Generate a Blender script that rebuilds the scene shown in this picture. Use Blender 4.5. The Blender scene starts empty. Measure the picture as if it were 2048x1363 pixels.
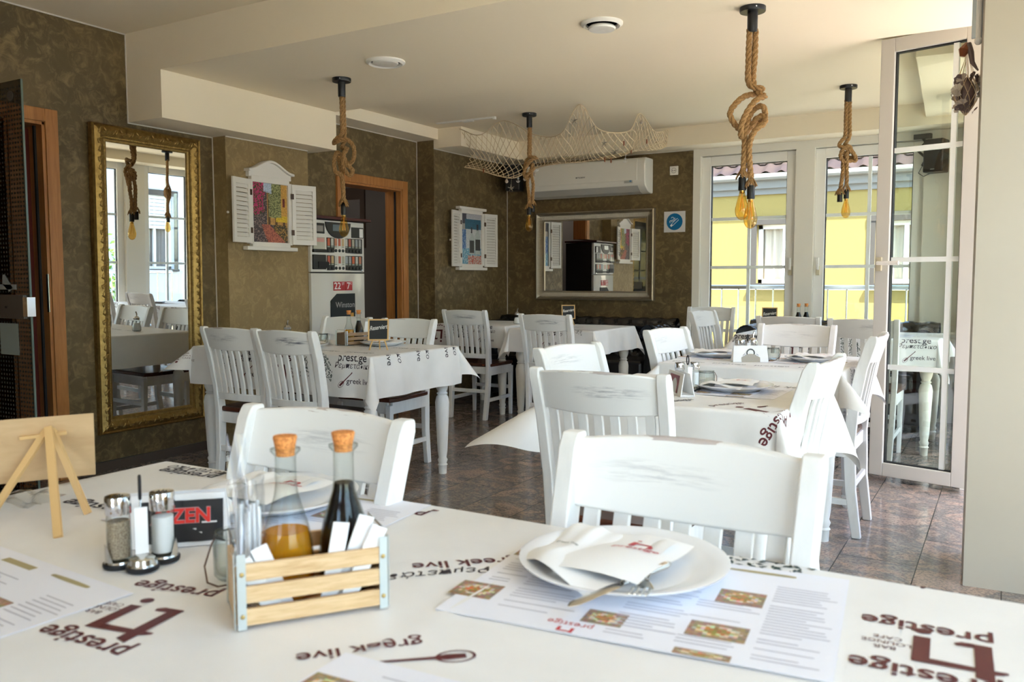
import bpy, math, random
from mathutils import Vector, Matrix
C = bpy.context.scene.collection
SC = bpy.context.scene
PI = math.pi
def R(a): return math.radians(a)

# ---------------------------------------------------------------- camera
F_PX, PITCH, ROLL, YAW = 1681.2, 0.0741396, -0.0016239, -0.53398
fw = Vector((math.sin(YAW)*math.cos(PITCH), math.cos(YAW)*math.cos(PITCH), -math.sin(PITCH)))
rt = Vector((math.cos(YAW), -math.sin(YAW), 0)); up = rt.cross(fw)
r2 = rt*math.cos(ROLL)+up*math.sin(ROLL); u2 = -rt*math.sin(ROLL)+up*math.cos(ROLL)
cd = bpy.data.cameras.new('camera'); cam = bpy.data.objects.new('camera', cd); C.objects.link(cam)
cam.matrix_world = Matrix(((r2.x, u2.x, -fw.x, 0), (r2.y, u2.y, -fw.y, 0), (r2.z, u2.z, -fw.z, 1.19), (0, 0, 0, 1)))
cd.sensor_width = 36; cd.sensor_fit = 'HORIZONTAL'; cd.lens = F_PX*36/2048
cd.clip_start = 0.02; cd.clip_end = 200
cd.dof.use_dof = True; cd.dof.focus_distance = 4.6; cd.dof.aperture_fstop = 7.5
SC.camera = cam
# ---------------------------------------------------------------- light and exposure
W = bpy.data.worlds.new('sky'); SC.world = W; W.use_nodes = True
nt = W.node_tree; nt.nodes.clear()
sky = nt.nodes.new('ShaderNodeTexSky'); sky.sky_type = 'NISHITA'; sky.sun_disc = False
sky.sun_elevation = R(60); sky.sun_rotation = R(120); sky.air_density = 1.0; sky.dust_density = 1.6; sky.ozone_density = 1.2
bg = nt.nodes.new('ShaderNodeBackground'); bg.inputs['Strength'].default_value = 0.62
wo = nt.nodes.new('ShaderNodeOutputWorld')
nt.links.new(sky.outputs[0], bg.inputs[0]); nt.links.new(bg.outputs[0], wo.inputs[0])
sd = bpy.data.lights.new('sun', 'SUN'); sd.energy = 15.5; sd.angle = R(0.6); sd.color = (1.0, 0.955, 0.90)
sun = bpy.data.objects.new('sun', sd); C.objects.link(sun)
SUNDIR = Vector((0.50, -0.36, 1.05)).normalized()
sun.rotation_euler = SUNDIR.to_track_quat('Z', 'Y').to_euler()
sun.location = SUNDIR*12
SC.view_settings.view_transform = 'Standard'; SC.view_settings.look = 'None'
SC.view_settings.gamma = 1; SC.view_settings.use_curve_mapping = False
SC.view_settings.exposure = 1.45
SC.cycles.max_bounces = 10; SC.cycles.diffuse_bounces = 6; SC.cycles.glossy_bounces = 5
SC.cycles.transparent_max_bounces = 24; SC.cycles.transmission_bounces = 6
SC.cycles.caustics_reflective = True; SC.cycles.blur_glossy = 0.6; SC.cycles.caustics_refractive = False
SC.cycles.sample_clamp_indirect = 6
def portal(loc, rot, sx, sy):
    d = bpy.data.lights.new('window_portal', 'AREA'); d.shape = 'RECTANGLE'; d.size = sx; d.size_y = sy
    d.cycles.is_portal = True
    o = bpy.data.objects.new('window_portal', d); C.objects.link(o); o.location = loc; o.rotation_euler = rot
    return o

# ---------------------------------------------------------------- mesh building
class MB:
    def __init__(s): s.v = []; s.f = []
    def add(s, vs, fs):
        n = len(s.v); s.v += [tuple(p) for p in vs]; s.f += [tuple(i+n for i in f) for f in fs]; return s
    def box(s, x0, y0, z0, x1, y1, z1, M=None):
        vs = [(x, y, z) for z in (z0, z1) for y in (y0, y1) for x in (x0, x1)]
        if M is not None: vs = [M @ Vector(p) for p in vs]
        return s.add(vs, [(0, 2, 3, 1), (4, 5, 7, 6), (0, 1, 5, 4), (2, 6, 7, 3), (0, 4, 6, 2), (1, 3, 7, 5)])
    def lathe(s, prof, c=(0, 0, 0), seg=24, M=None, caps=True):
        vs = []; fs = []
        for r, z in prof:
            for i in range(seg):
                a = 2*PI*i/seg; vs.append(Vector((c[0]+r*math.cos(a), c[1]+r*math.sin(a), c[2]+z)))
        for j in range(len(prof)-1):
            for i in range(seg):
                k = (i+1) % seg; fs.append((j*seg+i, j*seg+k, (j+1)*seg+k, (j+1)*seg+i))
        if caps:
            if prof[0][0] > 1e-5: fs.append(tuple(reversed(range(seg))))
            if prof[-1][0] > 1e-5: fs.append(tuple((len(prof)-1)*seg+i for i in range(seg)))
        if M is not None: vs = [M @ p for p in vs]
        return s.add(vs, fs)
    def tube(s, path, r, seg=8, caps=True, closed=False):
        P = [Vector(p) for p in path]; n = len(P); vs = []; fs = []; prev = None
        rr = r if hasattr(r, '__len__') else [r]*n
        for i in range(n):
            a = P[i-1] if (i > 0 or closed) else P[i]; b = P[(i+1) % n] if (i < n-1 or closed) else P[i]
            t = (b-a); t = t.normalized() if t.length > 1e-9 else Vector((0, 0, 1))
            if prev is None:
                q = Vector((1, 0, 0)) if abs(t.x) < .8 else Vector((0, 1, 0)); nn = t.cross(q).normalized()
            else:
                nn = (prev - t*prev.dot(t)); nn = nn.normalized() if nn.length > 1e-6 else t.orthogonal().normalized()
            prev = nn; bb = t.cross(nn)
            for k in range(seg):
                an = 2*PI*k/seg; vs.append(P[i]+(nn*math.cos(an)+bb*math.sin(an))*rr[i])
        for j in range(n if closed else n-1):
            j2 = (j+1) % n
            for i in range(seg):
                k = (i+1) % seg; fs.append((j*seg+i, j*seg+k, j2*seg+k, j2*seg+i))
        if caps and not closed: fs += [tuple(reversed(range(seg))), tuple((n-1)*seg+i for i in range(seg))]
        return s.add(vs, fs)
    def grid(s, fn, nu, nv, flip=False):
        vs = [fn(i/nu, j/nv) for j in range(nv+1) for i in range(nu+1)]; w = nu+1
        fs = [(j*w+i, j*w+i+1, (j+1)*w+i+1, (j+1)*w+i) for j in range(nv) for i in range(nu)]
        if flip: fs = [tuple(reversed(f)) for f in fs]
        return s.add(vs, fs)
    def prism(s, poly, z0, z1, fn=None):
        n = len(poly); fn = fn or (lambda x, y, z: (x, y, z))
        vs = [fn(x, y, z0) for x, y in poly]+[fn(x, y, z1) for x, y in poly]
        return s.add(vs, [tuple(reversed(range(n))), tuple(range(n, 2*n))]+[(i, (i+1) % n, n+(i+1) % n, n+i) for i in range(n)])
    def ball(s, c, rx, ry, rz, seg=10, rings=6, M=None):
        vs = []; fs = []
        for j in range(rings+1):
            t = PI*j/rings
            for i in range(seg):
                a = 2*PI*i/seg; p = Vector((rx*math.sin(t)*math.cos(a), ry*math.sin(t)*math.sin(a), rz*math.cos(t)))
                if M is not None: p = M @ p
                vs.append(p+Vector(c))
        for j in range(rings):
            for i in range(seg):
                k = (i+1) % seg; fs.append((j*seg+i, (j+1)*seg+i, (j+1)*seg+k, j*seg+k))
        return s.add(vs, fs)
    def sweep(s, path, sect, frame):
        n = len(sect); vs = []
        for p in path: vs += [frame(p, q) for q in sect]
        fs = [(j*n+i, j*n+(i+1) % n, (j+1)*n+(i+1) % n, (j+1)*n+i) for j in range(len(path)-1) for i in range(n)]
        fs += [tuple(reversed(range(n))), tuple((len(path)-1)*n+i for i in range(n))]
        return s.add(vs, fs)
def obj(name, m, material, parent=None, smooth=False, bevel=0, bseg=2, angle=35):
    me = bpy.data.meshes.new(name); me.from_pydata([tuple(p) for p in m.v], [], m.f); me.validate(); me.update()
    if material: me.materials.append(material)
    if smooth:
        me.polygons.foreach_set('use_smooth', [True]*len(me.polygons))
        try: me.set_sharp_from_angle(angle=R(angle))
        except Exception: pass
    o = bpy.data.objects.new(name, me); C.objects.link(o)
    if parent: o.parent = parent
    if bevel:
        b = o.modifiers.new('bevel', 'BEVEL'); b.width = bevel; b.segments = bseg; b.limit_method = 'ANGLE'; b.angle_limit = R(40)
        me.polygons.foreach_set('use_smooth', [True]*len(me.polygons))
        try: me.set_sharp_from_angle(angle=R(60))
        except Exception: pass
        b.harden_normals = True
    return o
def tag(o, label, cat, group=None):
    o['label'] = label; o['category'] = cat
    if group: o['group'] = group
    return o
def thing(name, label, cat, loc=(0, 0, 0), rotz=0, group=None):
    o = bpy.data.objects.new(name, None); C.objects.link(o); o.location = loc; o.rotation_euler = (0, 0, rotz)
    o.empty_display_size = .05
    return tag(o, label, cat, group)
def struct(name, m, material, **k):
    o = obj(name, m, material, **k)
    if not o.parent: o['kind'] = 'structure'
    return o
def dup(root, loc, rotz, label, group=None, cat=None):
    def cp(o, par):
        c = o.copy(); C.objects.link(c); c.parent = par
        for ch in list(o.children): cp(ch, c)
        return c
    c = cp(root, None); c.location = loc; c.rotation_euler = (0, 0, rotz); c['label'] = label
    if group: c['group'] = group
    if cat: c['category'] = cat
    return c
def catmull(P, step):
    P = [Vector(p) for p in P]; P = [P[0]*2-P[1]]+P+[P[-1]*2-P[-2]]; out = []
    for i in range(1, len(P)-2):
        a, b, c, d = P[i-1:i+3]; n = max(2, int((c-b).length/step))
        for k in range(n):
            t = k/n; out.append(.5*((2*b)+(c-a)*t+(2*a-5*b+4*c-d)*t*t+(-a+3*b-3*c+d)*t**3))
    out.append(P[-2]); return out
_tc = {}
def text_mesh(s, size=1.0, align='CENTER', shear=0, bold=0):
    key = (s, align, shear, bold)
    if key not in _tc:
        cu = bpy.data.curves.new('lettering', 'FONT'); cu.body = s; cu.size = 1; cu.align_x = align; cu.align_y = 'CENTER'
        cu.resolution_u = 3; cu.shear = shear; cu.offset = bold
        o = bpy.data.objects.new('lettering', cu); C.objects.link(o)
        dg = bpy.context.evaluated_depsgraph_get(); me = bpy.data.meshes.new_from_object(o.evaluated_get(dg))
        _tc[key] = ([(v.co.x, v.co.y) for v in me.vertices], [tuple(p.vertices) for p in me.polygons])
        bpy.data.objects.remove(o); bpy.data.curves.remove(cu); bpy.data.meshes.remove(me)
    v, f = _tc[key]
    return [(x*size, y*size) for x, y in v], f

# ---------------------------------------------------------------- materials
def mat(name, col, rough=.5, metal=0, spec=None, trans=0, ior=1.45, coat=0, sheen=0, emit=None, estr=0, alpha=1):
    m = bpy.data.materials.new(name); m.use_nodes = True; p = m.node_tree.nodes['Principled BSDF']
    p.inputs['Base Color'].default_value = (*col, 1); p.inputs['Roughness'].default_value = rough
    p.inputs['Metallic'].default_value = metal; p.inputs['IOR'].default_value = ior
    p.inputs['Transmission Weight'].default_value = trans; p.inputs['Coat Weight'].default_value = coat
    if spec is not None: p.inputs['Specular IOR Level'].default_value = spec
    if sheen: p.inputs['Sheen Weight'].default_value = sheen
    if emit: p.inputs['Emission Color'].default_value = (*emit, 1); p.inputs['Emission Strength'].default_value = estr
    return m
class NB:
    """small node helper on a material's tree"""
    def __init__(s, m): s.t = m.node_tree; s.p = s.t.nodes['Principled BSDF']
    def n(s, typ, **k):
        x = s.t.nodes.new(typ)
        for a, b in k.items():
            if a.startswith('_'): setattr(x, a[1:], b)
            else: x.inputs[a.replace('__', ' ')].default_value = b
        return x
    def l(s, a, b): s.t.links.new(a, b)
    def coord(s, kind='Object', scale=(1, 1, 1), rot=(0, 0, 0), loc=(0, 0, 0)):
        c = s.t.nodes.new('ShaderNodeTexCoord'); m = s.t.nodes.new('ShaderNodeMapping')
        m.inputs['Scale'].default_value = scale; m.inputs['Rotation'].default_value = rot; m.inputs['Location'].default_value = loc
        s.l(c.outputs[kind], m.inputs[0]); return m.outputs[0]
    def noise(s, vec, scale=5, detail=4, rough=.5, dist=0):
        x = s.t.nodes.new('ShaderNodeTexNoise'); x.inputs['Scale'].default_value = scale; x.inputs['Detail'].default_value = detail
        x.inputs['Roughness'].default_value = rough; x.inputs['Distortion'].default_value = dist
        if vec is not None: s.l(vec, x.inputs['Vector'])
        return x.outputs[0]
    def ramp(s, fac, stops):
        x = s.t.nodes.new('ShaderNodeValToRGB'); e = x.color_ramp.elements
        while len(e) < len(stops): e.new(.5)
        for i, (p, c) in enumerate(stops):
            e[i].position = p; e[i].color = (*c, 1) if len(c) == 3 else c
        s.l(fac, x.inputs[0]); return x.outputs[0]
    def mix(s, fac, a, b):
        x = s.t.nodes.new('ShaderNodeMix'); x.data_type = 'RGBA'
        for val, sock in ((fac, x.inputs[0]), (a, x.inputs[6]), (b, x.inputs[7])):
            if hasattr(val, 'links') or hasattr(val, 'is_linked'): s.l(val, sock)
            else: sock.default_value = (*val, 1) if hasattr(val, '__len__') else val
        return x.outputs[2]
    def math(s, op, a, b=0.0, clamp=False):
        x = s.t.nodes.new('ShaderNodeMath'); x.operation = op; x.use_clamp = clamp
        for val, sock in ((a, x.inputs[0]), (b, x.inputs[1])):
            if hasattr(val, 'is_linked'): s.l(val, sock)
            else: sock.default_value = val
        return x.outputs[0]
    def col(s, sock): s.l(sock, s.p.inputs['Base Color'])
    def bump(s, h, strength=.2, dist=.01):
        x = s.t.nodes.new('ShaderNodeBump'); x.inputs['Strength'].default_value = strength; x.inputs['Distance'].default_value = dist
        s.l(h, x.inputs['Height']); s.l(x.outputs[0], s.p.inputs['Normal'])
M = {}
def thin_glass(name, tint=(.97, .99, .98), gloss=(1, 1, 1), extra=0.0, pwr=3.4):
    m = bpy.data.materials.new(name); m.use_nodes = True; t = m.node_tree; t.nodes.clear()
    o = t.nodes.new('ShaderNodeOutputMaterial'); mx = t.nodes.new('ShaderNodeMixShader')
    tr = t.nodes.new('ShaderNodeBsdfTransparent'); gl = t.nodes.new('ShaderNodeBsdfGlossy'); fr = t.nodes.new('ShaderNodeLayerWeight')
    tr.inputs[0].default_value = (*tint, 1); gl.inputs[0].default_value = (*gloss, 1); gl.inputs['Roughness'].default_value = 0.02
    fr.inputs['Blend'].default_value = .5; pw = t.nodes.new('ShaderNodeMath'); pw.operation = 'POWER'; pw.inputs[1].default_value = pwr
    ml = t.nodes.new('ShaderNodeMath'); ml.operation = 'MULTIPLY'; ml.inputs[1].default_value = .75; t.links.new(fr.outputs['Facing'], pw.inputs[0]); t.links.new(pw.outputs[0], ml.inputs[0])
    ad = t.nodes.new('ShaderNodeMath'); ad.operation = 'ADD'; ad.inputs[1].default_value = extra+.045; ad.use_clamp = True
    t.links.new(ml.outputs[0], ad.inputs[0]); t.links.new(ad.outputs[0], mx.inputs[0])
    t.links.new(tr.outputs[0], mx.inputs[1]); t.links.new(gl.outputs[0], mx.inputs[2]); t.links.new(mx.outputs[0], o.inputs[0])
    return m
M['glass'] = thin_glass('window_glass', (.93, .97, .94), extra=.02)
M['glass_clear'] = thin_glass('clear_glass', (.95, .97, .96), gloss=(.42, .45, .43), extra=-.005, pwr=2.3)
M['glass_amber'] = thin_glass('amber_bulb_glass', (1.0, .80, .42), gloss=(.7, .6, .4), extra=.03, pwr=2.4)
M['oil'] = mat('olive_oil', (.80, .40, .02), .08); _t = M['oil'].node_tree; _o = _t.nodes['Material Output']
_mx = _t.nodes.new('ShaderNodeMixShader'); _tr = _t.nodes.new('ShaderNodeBsdfTransparent'); _tr.inputs[0].default_value = (.95, .58, .06, 1); _mx.inputs[0].default_value = .45
_t.links.new(_tr.outputs[0], _mx.inputs[1]); _t.links.new(_t.nodes['Principled BSDF'].outputs[0], _mx.inputs[2]); _t.links.new(_mx.outputs[0], _o.inputs[0])
M['smoked'] = thin_glass('smoked_glass', (.12, .11, .09), extra=.03)
M['plastic_film'] = thin_glass('plastic_film', (.88, .90, .92), extra=.10)
# plaster walls, taupe with a golden sheen of patches
def wallmat(name, a, b, c):
    m = mat(name, a, .55); nb = NB(m); v = nb.coord(scale=(1, 1, 1))
    n1 = nb.noise(v, 2.2, 5, .6, .4); n2 = nb.noise(v, 14, 6, .7, 1.0); n3 = nb.noise(v, 60, 3, .6)
    base = nb.ramp(n1, [(.34, a), (.66, b)])
    k = nb.math('MULTIPLY', nb.ramp(n2, [(.48, (0, 0, 0)), (.68, (1, 1, 1))]), .55)
    colr = nb.mix(k, base, c)
    nb.col(colr); nb.bump(n3, .15, .003)
    r = nb.ramp(n2, [(.4, (.62,)*3), (.7, (.42,)*3)]); nb.l(r, nb.p.inputs['Roughness']); return m
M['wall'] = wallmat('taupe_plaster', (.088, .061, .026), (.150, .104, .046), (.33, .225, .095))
M['pilaster'] = wallmat('lit_golden_plaster', (.21, .145, .062), (.30, .21, .095), (.46, .33, .15))  # wall plaster brightened to carry the window light in its colour, slightly more golden
M['ceiling'] = mat('ceiling_paint', (.86, .755, .575), .9)
M['white_wall'] = mat('white_wall_paint', (.80, .76, .67), .7)
M['pier'] = mat('beige_pier_paint', (.42, .375, .305), .7)
M['caulk'] = mat('white_caulk', (.62, .58, .52), .6)
M['upvc'] = mat('white_window_plastic', (.85, .83, .78), .25)
M['muntin'] = mat('white_muntin', (.80, .84, .82), .3)
M['rubber'] = mat('black_rubber', (.012, .012, .014), .6)
M['grey_wall'] = mat('corridor_grey', (.20, .185, .18), .8)
M['dark'] = mat('dark_panel', (.02, .02, .022), .5)
M['doorwood'] = mat('door_frame_wood', (.42, .17, .045), .4)
nb = NB(M['doorwood']); v = nb.coord(scale=(14, 14, 1.2)); nb.col(nb.ramp(nb.noise(v, 3, 4, .6, .6), [(.3, (.34, .13, .035)), (.7, (.48, .21, .06))]))
M['redwood'] = mat('door_edge_red', (.10, .012, .008), .4)
# floor
m = mat('granite_tiles', (.4, .3, .25), .13); M['floor'] = m; nb = NB(m)
tc = nb.n('ShaderNodeTexCoord'); sep = nb.n('ShaderNodeSeparateXYZ'); cb = nb.n('ShaderNodeCombineXYZ')
nb.l(tc.outputs['Object'], sep.inputs[0]); nb.l(sep.outputs[1], cb.inputs[0]); nb.l(sep.outputs[0], cb.inputs[1])
mp = nb.n('ShaderNodeMapping'); mp.inputs['Location'].default_value = (-.586, .29, 0); nb.l(cb.outputs[0], mp.inputs[0])
bk = nb.n('ShaderNodeTexBrick'); bk.offset = .5; bk.inputs['Scale'].default_value = 1
bk.inputs['Brick Width'].default_value = .8; bk.inputs['Row Height'].default_value = .304
bk.inputs['Mortar Size'].default_value = .0022; bk.inputs['Mortar Smooth'].default_value = 0
bk.inputs['Color1'].default_value = (0, 0, 0, 1); bk.inputs['Color2'].default_value = (1, 1, 1, 1); nb.l(mp.outputs[0], bk.inputs['Vector'])
off = nb.n('ShaderNodeVectorMath', _operation='SCALE'); off.inputs['Scale'].default_value = 7.0; nb.l(bk.outputs['Color'], off.inputs[0])
av = nb.n('ShaderNodeVectorMath', _operation='ADD'); nb.l(tc.outputs['Object'], av.inputs[0]); nb.l(off.outputs[0], av.inputs[1])
mp2 = nb.n('ShaderNodeMapping'); mp2.inputs['Scale'].default_value = (1.5, 2.0, 1); mp2.inputs['Rotation'].default_value = (0, 0, .6); nb.l(av.outputs[0], mp2.inputs[0])
n1 = nb.noise(mp2.outputs[0], 2.2, 6, .65, 1.6); n2 = nb.noise(av.outputs[0], 90, 4, .7)
g = nb.ramp(n1, [(.32, (.44, .30, .235)), (.44, (.30, .245, .215)), (.50, (.17, .165, .155)), (.56, (.36, .27, .225)), (.68, (.46, .325, .26))])
g2 = nb.mix(nb.ramp(n2, [(.45, (0, 0, 0)), (.62, (.75,)*3)]), g, (.10, .085, .08))
fl = nb.mix(bk.outputs['Fac'], g2, (.02, .018, .018)); nb.col(fl)
# chairs and tables
def paint(name, base=(.80, .80, .785)):
    m = mat(name, base, .42); nb = NB(m); v = nb.coord(scale=(1, 1, 1)); n = nb.noise(nb.coord(scale=(9, 9, 2.0)), 3, 5, .6)
    e = nb.noise(v, 70, 3, .6)
    c = nb.ramp(n, [(.35, tuple(x*.93 for x in base)), (.6, base)])
    w = nb.ramp(nb.noise(nb.coord(scale=(30, 30, 5)), 2.3, 6, .75), [(.70, (0, 0, 0)), (.76, (1, 1, 1))])
    nb.col(nb.mix(nb.math('MULTIPLY', w, .5), c, (.30, .27, .26))); nb.bump(e, .08, .002); return m
M['paint'] = paint('chipped_white_paint'); M['paint_cream'] = paint('cream_table_paint', (.78, .745, .66))
m = mat('worn_rail_paint', (.8, .8, .785), .42); M['rail'] = m; nb = NB(m)
oi = nb.n('ShaderNodeObjectInfo'); tc = nb.n('ShaderNodeTexCoord'); sx = nb.n('ShaderNodeSeparateXYZ'); nb.l(tc.outputs['Object'], sx.inputs[0])
rx = nb.math('MULTIPLY', nb.math('SUBTRACT', oi.outputs['Random'], .5), .12)
dx = nb.math('DIVIDE', nb.math('SUBTRACT', sx.outputs[0], rx), .13); dz = nb.math('DIVIDE', nb.math('SUBTRACT', sx.outputs[2], .872), .026)
dd = nb.math('ADD', nb.math('MULTIPLY', dx, dx), nb.math('MULTIPLY', dz, dz)); mask = nb.math('SUBTRACT', 1.0, dd, True)
mpp = nb.n('ShaderNodeMapping'); mpp.inputs['Scale'].default_value = (7, 7, 95); nb.l(tc.outputs['Object'], mpp.inputs[0])
cv = nb.n('ShaderNodeCombineXYZ'); nb.l(nb.math('MULTIPLY', oi.outputs['Random'], 31), cv.inputs[0]); nb.l(cv.outputs[0], mpp.inputs['Location'])
nz = nb.noise(mpp.outputs[0], 1.6, 6, .72, .5)
wr = nb.n('ShaderNodeAttribute'); wr.attribute_type = 'OBJECT'; wr.attribute_name = 'wear'
k = nb.math('MULTIPLY', nb.math('MULTIPLY', nb.ramp(nz, [(.46, (0, 0, 0)), (.66, (1, 1, 1))]), mask), wr.outputs['Fac'])
c1 = nb.mix(nb.math('MULTIPLY', k, .95), (.80, .80, .785), (.14, .15, .19))
edge = nb.math('MULTIPLY', nb.math('GREATER_THAN', sx.outputs[2], .922), nb.math('GREATER_THAN', nb.noise(mpp.outputs[0], 1.1, 3, .6), .60))
c2 = nb.mix(nb.math('MULTIPLY', edge, .55), c1, (.25, .15, .13)); nb.col(c2)
M['seat'] = mat('dark_mahogany_seat', (.075, .022, .014), .22); nb = NB(M['seat'])
nb.col(nb.ramp(nb.noise(nb.coord(scale=(2, 18, 18)), 2.5, 4, .6, .5), [(.3, (.05, .014, .009)), (.7, (.11, .035, .02))]))
M['cloth'] = mat('white_waxed_cloth', (.76, .75, .735), .45, sheen=.1); nb = NB(M['cloth'])
nb.bump(nb.noise(nb.coord(scale=(1, 1, 1)), 420, 2, .5), .12, .001)
nb.col(nb.ramp(nb.noise(nb.coord(), 9, 5, .6), [(.3, (.74, .73, .715)), (.7, (.785, .775, .76))]))
M['print_maroon'] = mat('maroon_print', (.10, .014, .018), .5); M['print_dark'] = mat('dark_print', (.03, .022, .03), .5)
M['print_green'] = mat('dark_green_print', (.02, .045, .035), .5); M['print_red'] = mat('red_print', (.50, .03, .04), .5)
M['print_grey'] = mat('grey_print', (.42, .42, .48), .6); M['paper'] = mat('white_paper', (.78, .79, .86), .55)
M['napkin'] = mat('white_napkin', (.84, .84, .84), .9); M['porcelain'] = mat('white_porcelain', (.80, .81, .83), .12, coat=.3)
M['gold_print'] = mat('khaki_print', (.38, .32, .17), .5)
M['steel'] = mat('steel', (.62, .61, .58), .16, 1); M['chrome'] = mat('chrome', (.75, .75, .76), .08, 1); M['zinc'] = mat('galvanised_zinc', (.55, .60, .60), .38, .7)
M['brass'] = mat('brass', (.50, .36, .14), .35, 1); M['black'] = mat('black_plastic', (.012, .012, .013), .38); M['black_matte'] = mat('black_matte', (.008, .008, .009), .6)
M['crate'] = mat('light_crate_wood', (.62, .42, .22), .6); nb = NB(M['crate'])
nb.col(nb.ramp(nb.noise(nb.coord(scale=(6, 6, 60)), 3, 5, .65, .4), [(.3, (.50, .31, .14)), (.55, (.66, .46, .25)), (.8, (.72, .54, .32))]))
M['crate_grey'] = mat('weathered_crate_wood', (.20, .14, .09), .7)
M['pine'] = mat('pale_pine', (.62, .40, .17), .5); M['ply'] = mat('plywood', (.56, .38, .20), .6); nb = NB(M['ply'])
nb.col(nb.ramp(nb.noise(nb.coord(scale=(3, 3, 8)), 4, 4, .6, .3), [(.3, (.50, .33, .17)), (.7, (.60, .42, .23))]))
M['cork'] = mat('cork', (.52, .22, .07), .8); nb = NB(M['cork']); nb.col(nb.ramp(nb.noise(nb.coord(), 260, 4, .7), [(.36, (.42, .13, .03)), (.6, (.80, .33, .09))]))
M['vinegar'] = mat('balsamic_vinegar', (.006, .003, .003), .12, spec=.25); M['salt'] = mat('salt', (.85, .85, .86), .9); M['pepper'] = mat('pepper_grounds', (.33, .25, .17), .9)
nb = NB(M['pepper']); nb.col(nb.ramp(nb.noise(nb.coord(), 500, 3, .7), [(.4, (.2, .14, .09)), (.6, (.45, .36, .26))]))
M['sachet'] = mat('black_sachet', (.02, .02, .022), .3); M['red_bright'] = mat('red_lettering', (.75, .03, .02), .4); M['white_print'] = mat('white_lettering', (.8, .8, .8), .5)
M['rope'] = mat('jute_rope', (.34, .19, .075), .9); nb = NB(M['rope']); nf = nb.noise(nb.coord(), 160, 4, .7)
nb.col(nb.ramp(nf, [(.35, (.20, .10, .035)), (.65, (.42, .25, .10))])); nb.bump(nf, .5, .003)
M['filament'] = mat('filament_support', (.75, .42, .10), .3)
M['gold'] = mat('antique_gold', (.36, .225, .065), .42, .85); nb = NB(M['gold']); nb.col(nb.ramp(nb.noise(nb.coord(), 40, 4, .6), [(.3, (.22, .135, .04)), (.7, (.40, .26, .085))]))
M['silver'] = mat('champagne_silver', (.42, .36, .27), .38, .8); M['mirror'] = mat('mirror_silvering', (.86, .87, .86), .004, 1)
M['shutter'] = mat('white_shutter_paint', (.74, .71, .66), .5)
M['ac'] = mat('white_appliance', (.80, .77, .70), .35); M['ac2'] = mat('grey_appliance', (.50, .48, .44), .4)
M['leather'] = mat('black_leather', (.010, .010, .012), .17, spec=.9)
M['vend'] = mat('silver_vending', (.66, .645, .60), .35); M['vend_low'] = mat('glossy_vending_panel', (.60, .58, .53), .08)
M['cord'] = mat('net_twine', (.66, .52, .33), .9); M['shell'] = mat('shell', (.50, .42, .34), .4)
M['blue_sign'] = mat('blue_sign', (.0, .145, .36), .4); M['board'] = mat('chalkboard', (.014, .017, .018), .6); M['chalk'] = mat('chalk', (.75, .75, .72), .9)
def attr_mat(name, rough=.5):
    m = mat(name, (1, 1, 1), rough); nb = NB(m); a = nb.n('ShaderNodeAttribute'); a.attribute_name = 'print'; nb.col(a.outputs['Color']); return m
M['picture'] = attr_mat('printed_picture')
def picture(name, fn, w, h, nx, ny, place, parent, material=None):
    """flat printed picture: a grid of cells coloured by fn(u, v)"""
    mb = MB(); cols = []
    for j in range(ny):
        for i in range(nx):
            n = len(mb.v)
            for a, b in ((0, 0), (1, 0), (1, 1), (0, 1)): mb.v.append(tuple(place(((i+a)/nx-.5)*w, ((j+b)/ny-.5)*h)))
            mb.f.append((n, n+1, n+2, n+3)); cols += [fn((i+.5)/nx, (j+.5)/ny)]*4
    me = bpy.data.meshes.new(name); me.from_pydata(mb.v, [], mb.f); me.update()
    ca = me.color_attributes.new('print', 'FLOAT_COLOR', 'CORNER')
    ca.data.foreach_set('color', [x for c in cols for x in (*c, 1)])
    me.materials.append(material or M['picture']); o = bpy.data.objects.new(name, me); C.objects.link(o); o.parent = parent; return o
# ================================================================ ROOM SHELL
XL, XP = -4.814, -4.62
T = MB().box(-6.2, -3.5, -.12, 1.6, 7.9, 0); struct('floor', T, M['floor'])
c = MB().box(XL-.15, -3.5, 2.715, 1.2, 3.4, 2.95); c.box(XL-.15, 3.4, 2.46, 1.2, 4.94, 2.95); c.box(XL-.15, 4.94, 2.56, 1.2, 7.87, 2.95)
struct('ceiling', c, M['ceiling'])
# boxed soffits along the walls
struct('trim_1', MB().box(XL, 3.4, 2.172, -4.485, 4.945, 2.46), M['ceiling'])
struct('trim_2', MB().box(XL, 4.945, 2.462, -4.57, 6.4, 2.56), M['ceiling'])
s = MB().box(XP, 6.4, 2.387, -4.315, 7.72, 2.56); s.box(-4.315, 7.44, 2.387, -.3, 7.72, 2.56); struct('trim_3', s, M['ceiling'])
# left wall with the two door openings
D1 = (1.95, 2.855, 2.09); D2 = (5.365, 6.155, 2.0)
w = MB(); x0 = XL-.15
w.box(x0, -3.5, 0, XL, D1[0], 2.715); w.box(x0, D1[0], D1[2], XL, D1[1], 2.715); w.box(x0, D1[1], 0, XL, 4.85, 2.715); w.box(x0, 4.85, 1.70, XL, D2[0], 2.715)
w.box(x0, D2[0], D2[2], XL, D2[1], 2.6); w.box(x0, D2[1], 0, XL, 6.4, 2.6); w.box(x0, 6.4, 0, XP, 7.87, 2.6)
struct('wall_left', w, M['wall'])
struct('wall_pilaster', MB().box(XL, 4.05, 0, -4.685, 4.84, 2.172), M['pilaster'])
struct('wall_back', MB().box(XP, 7.72, 0, -2.59, 7.87, 2.56), M['wall'])
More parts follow.
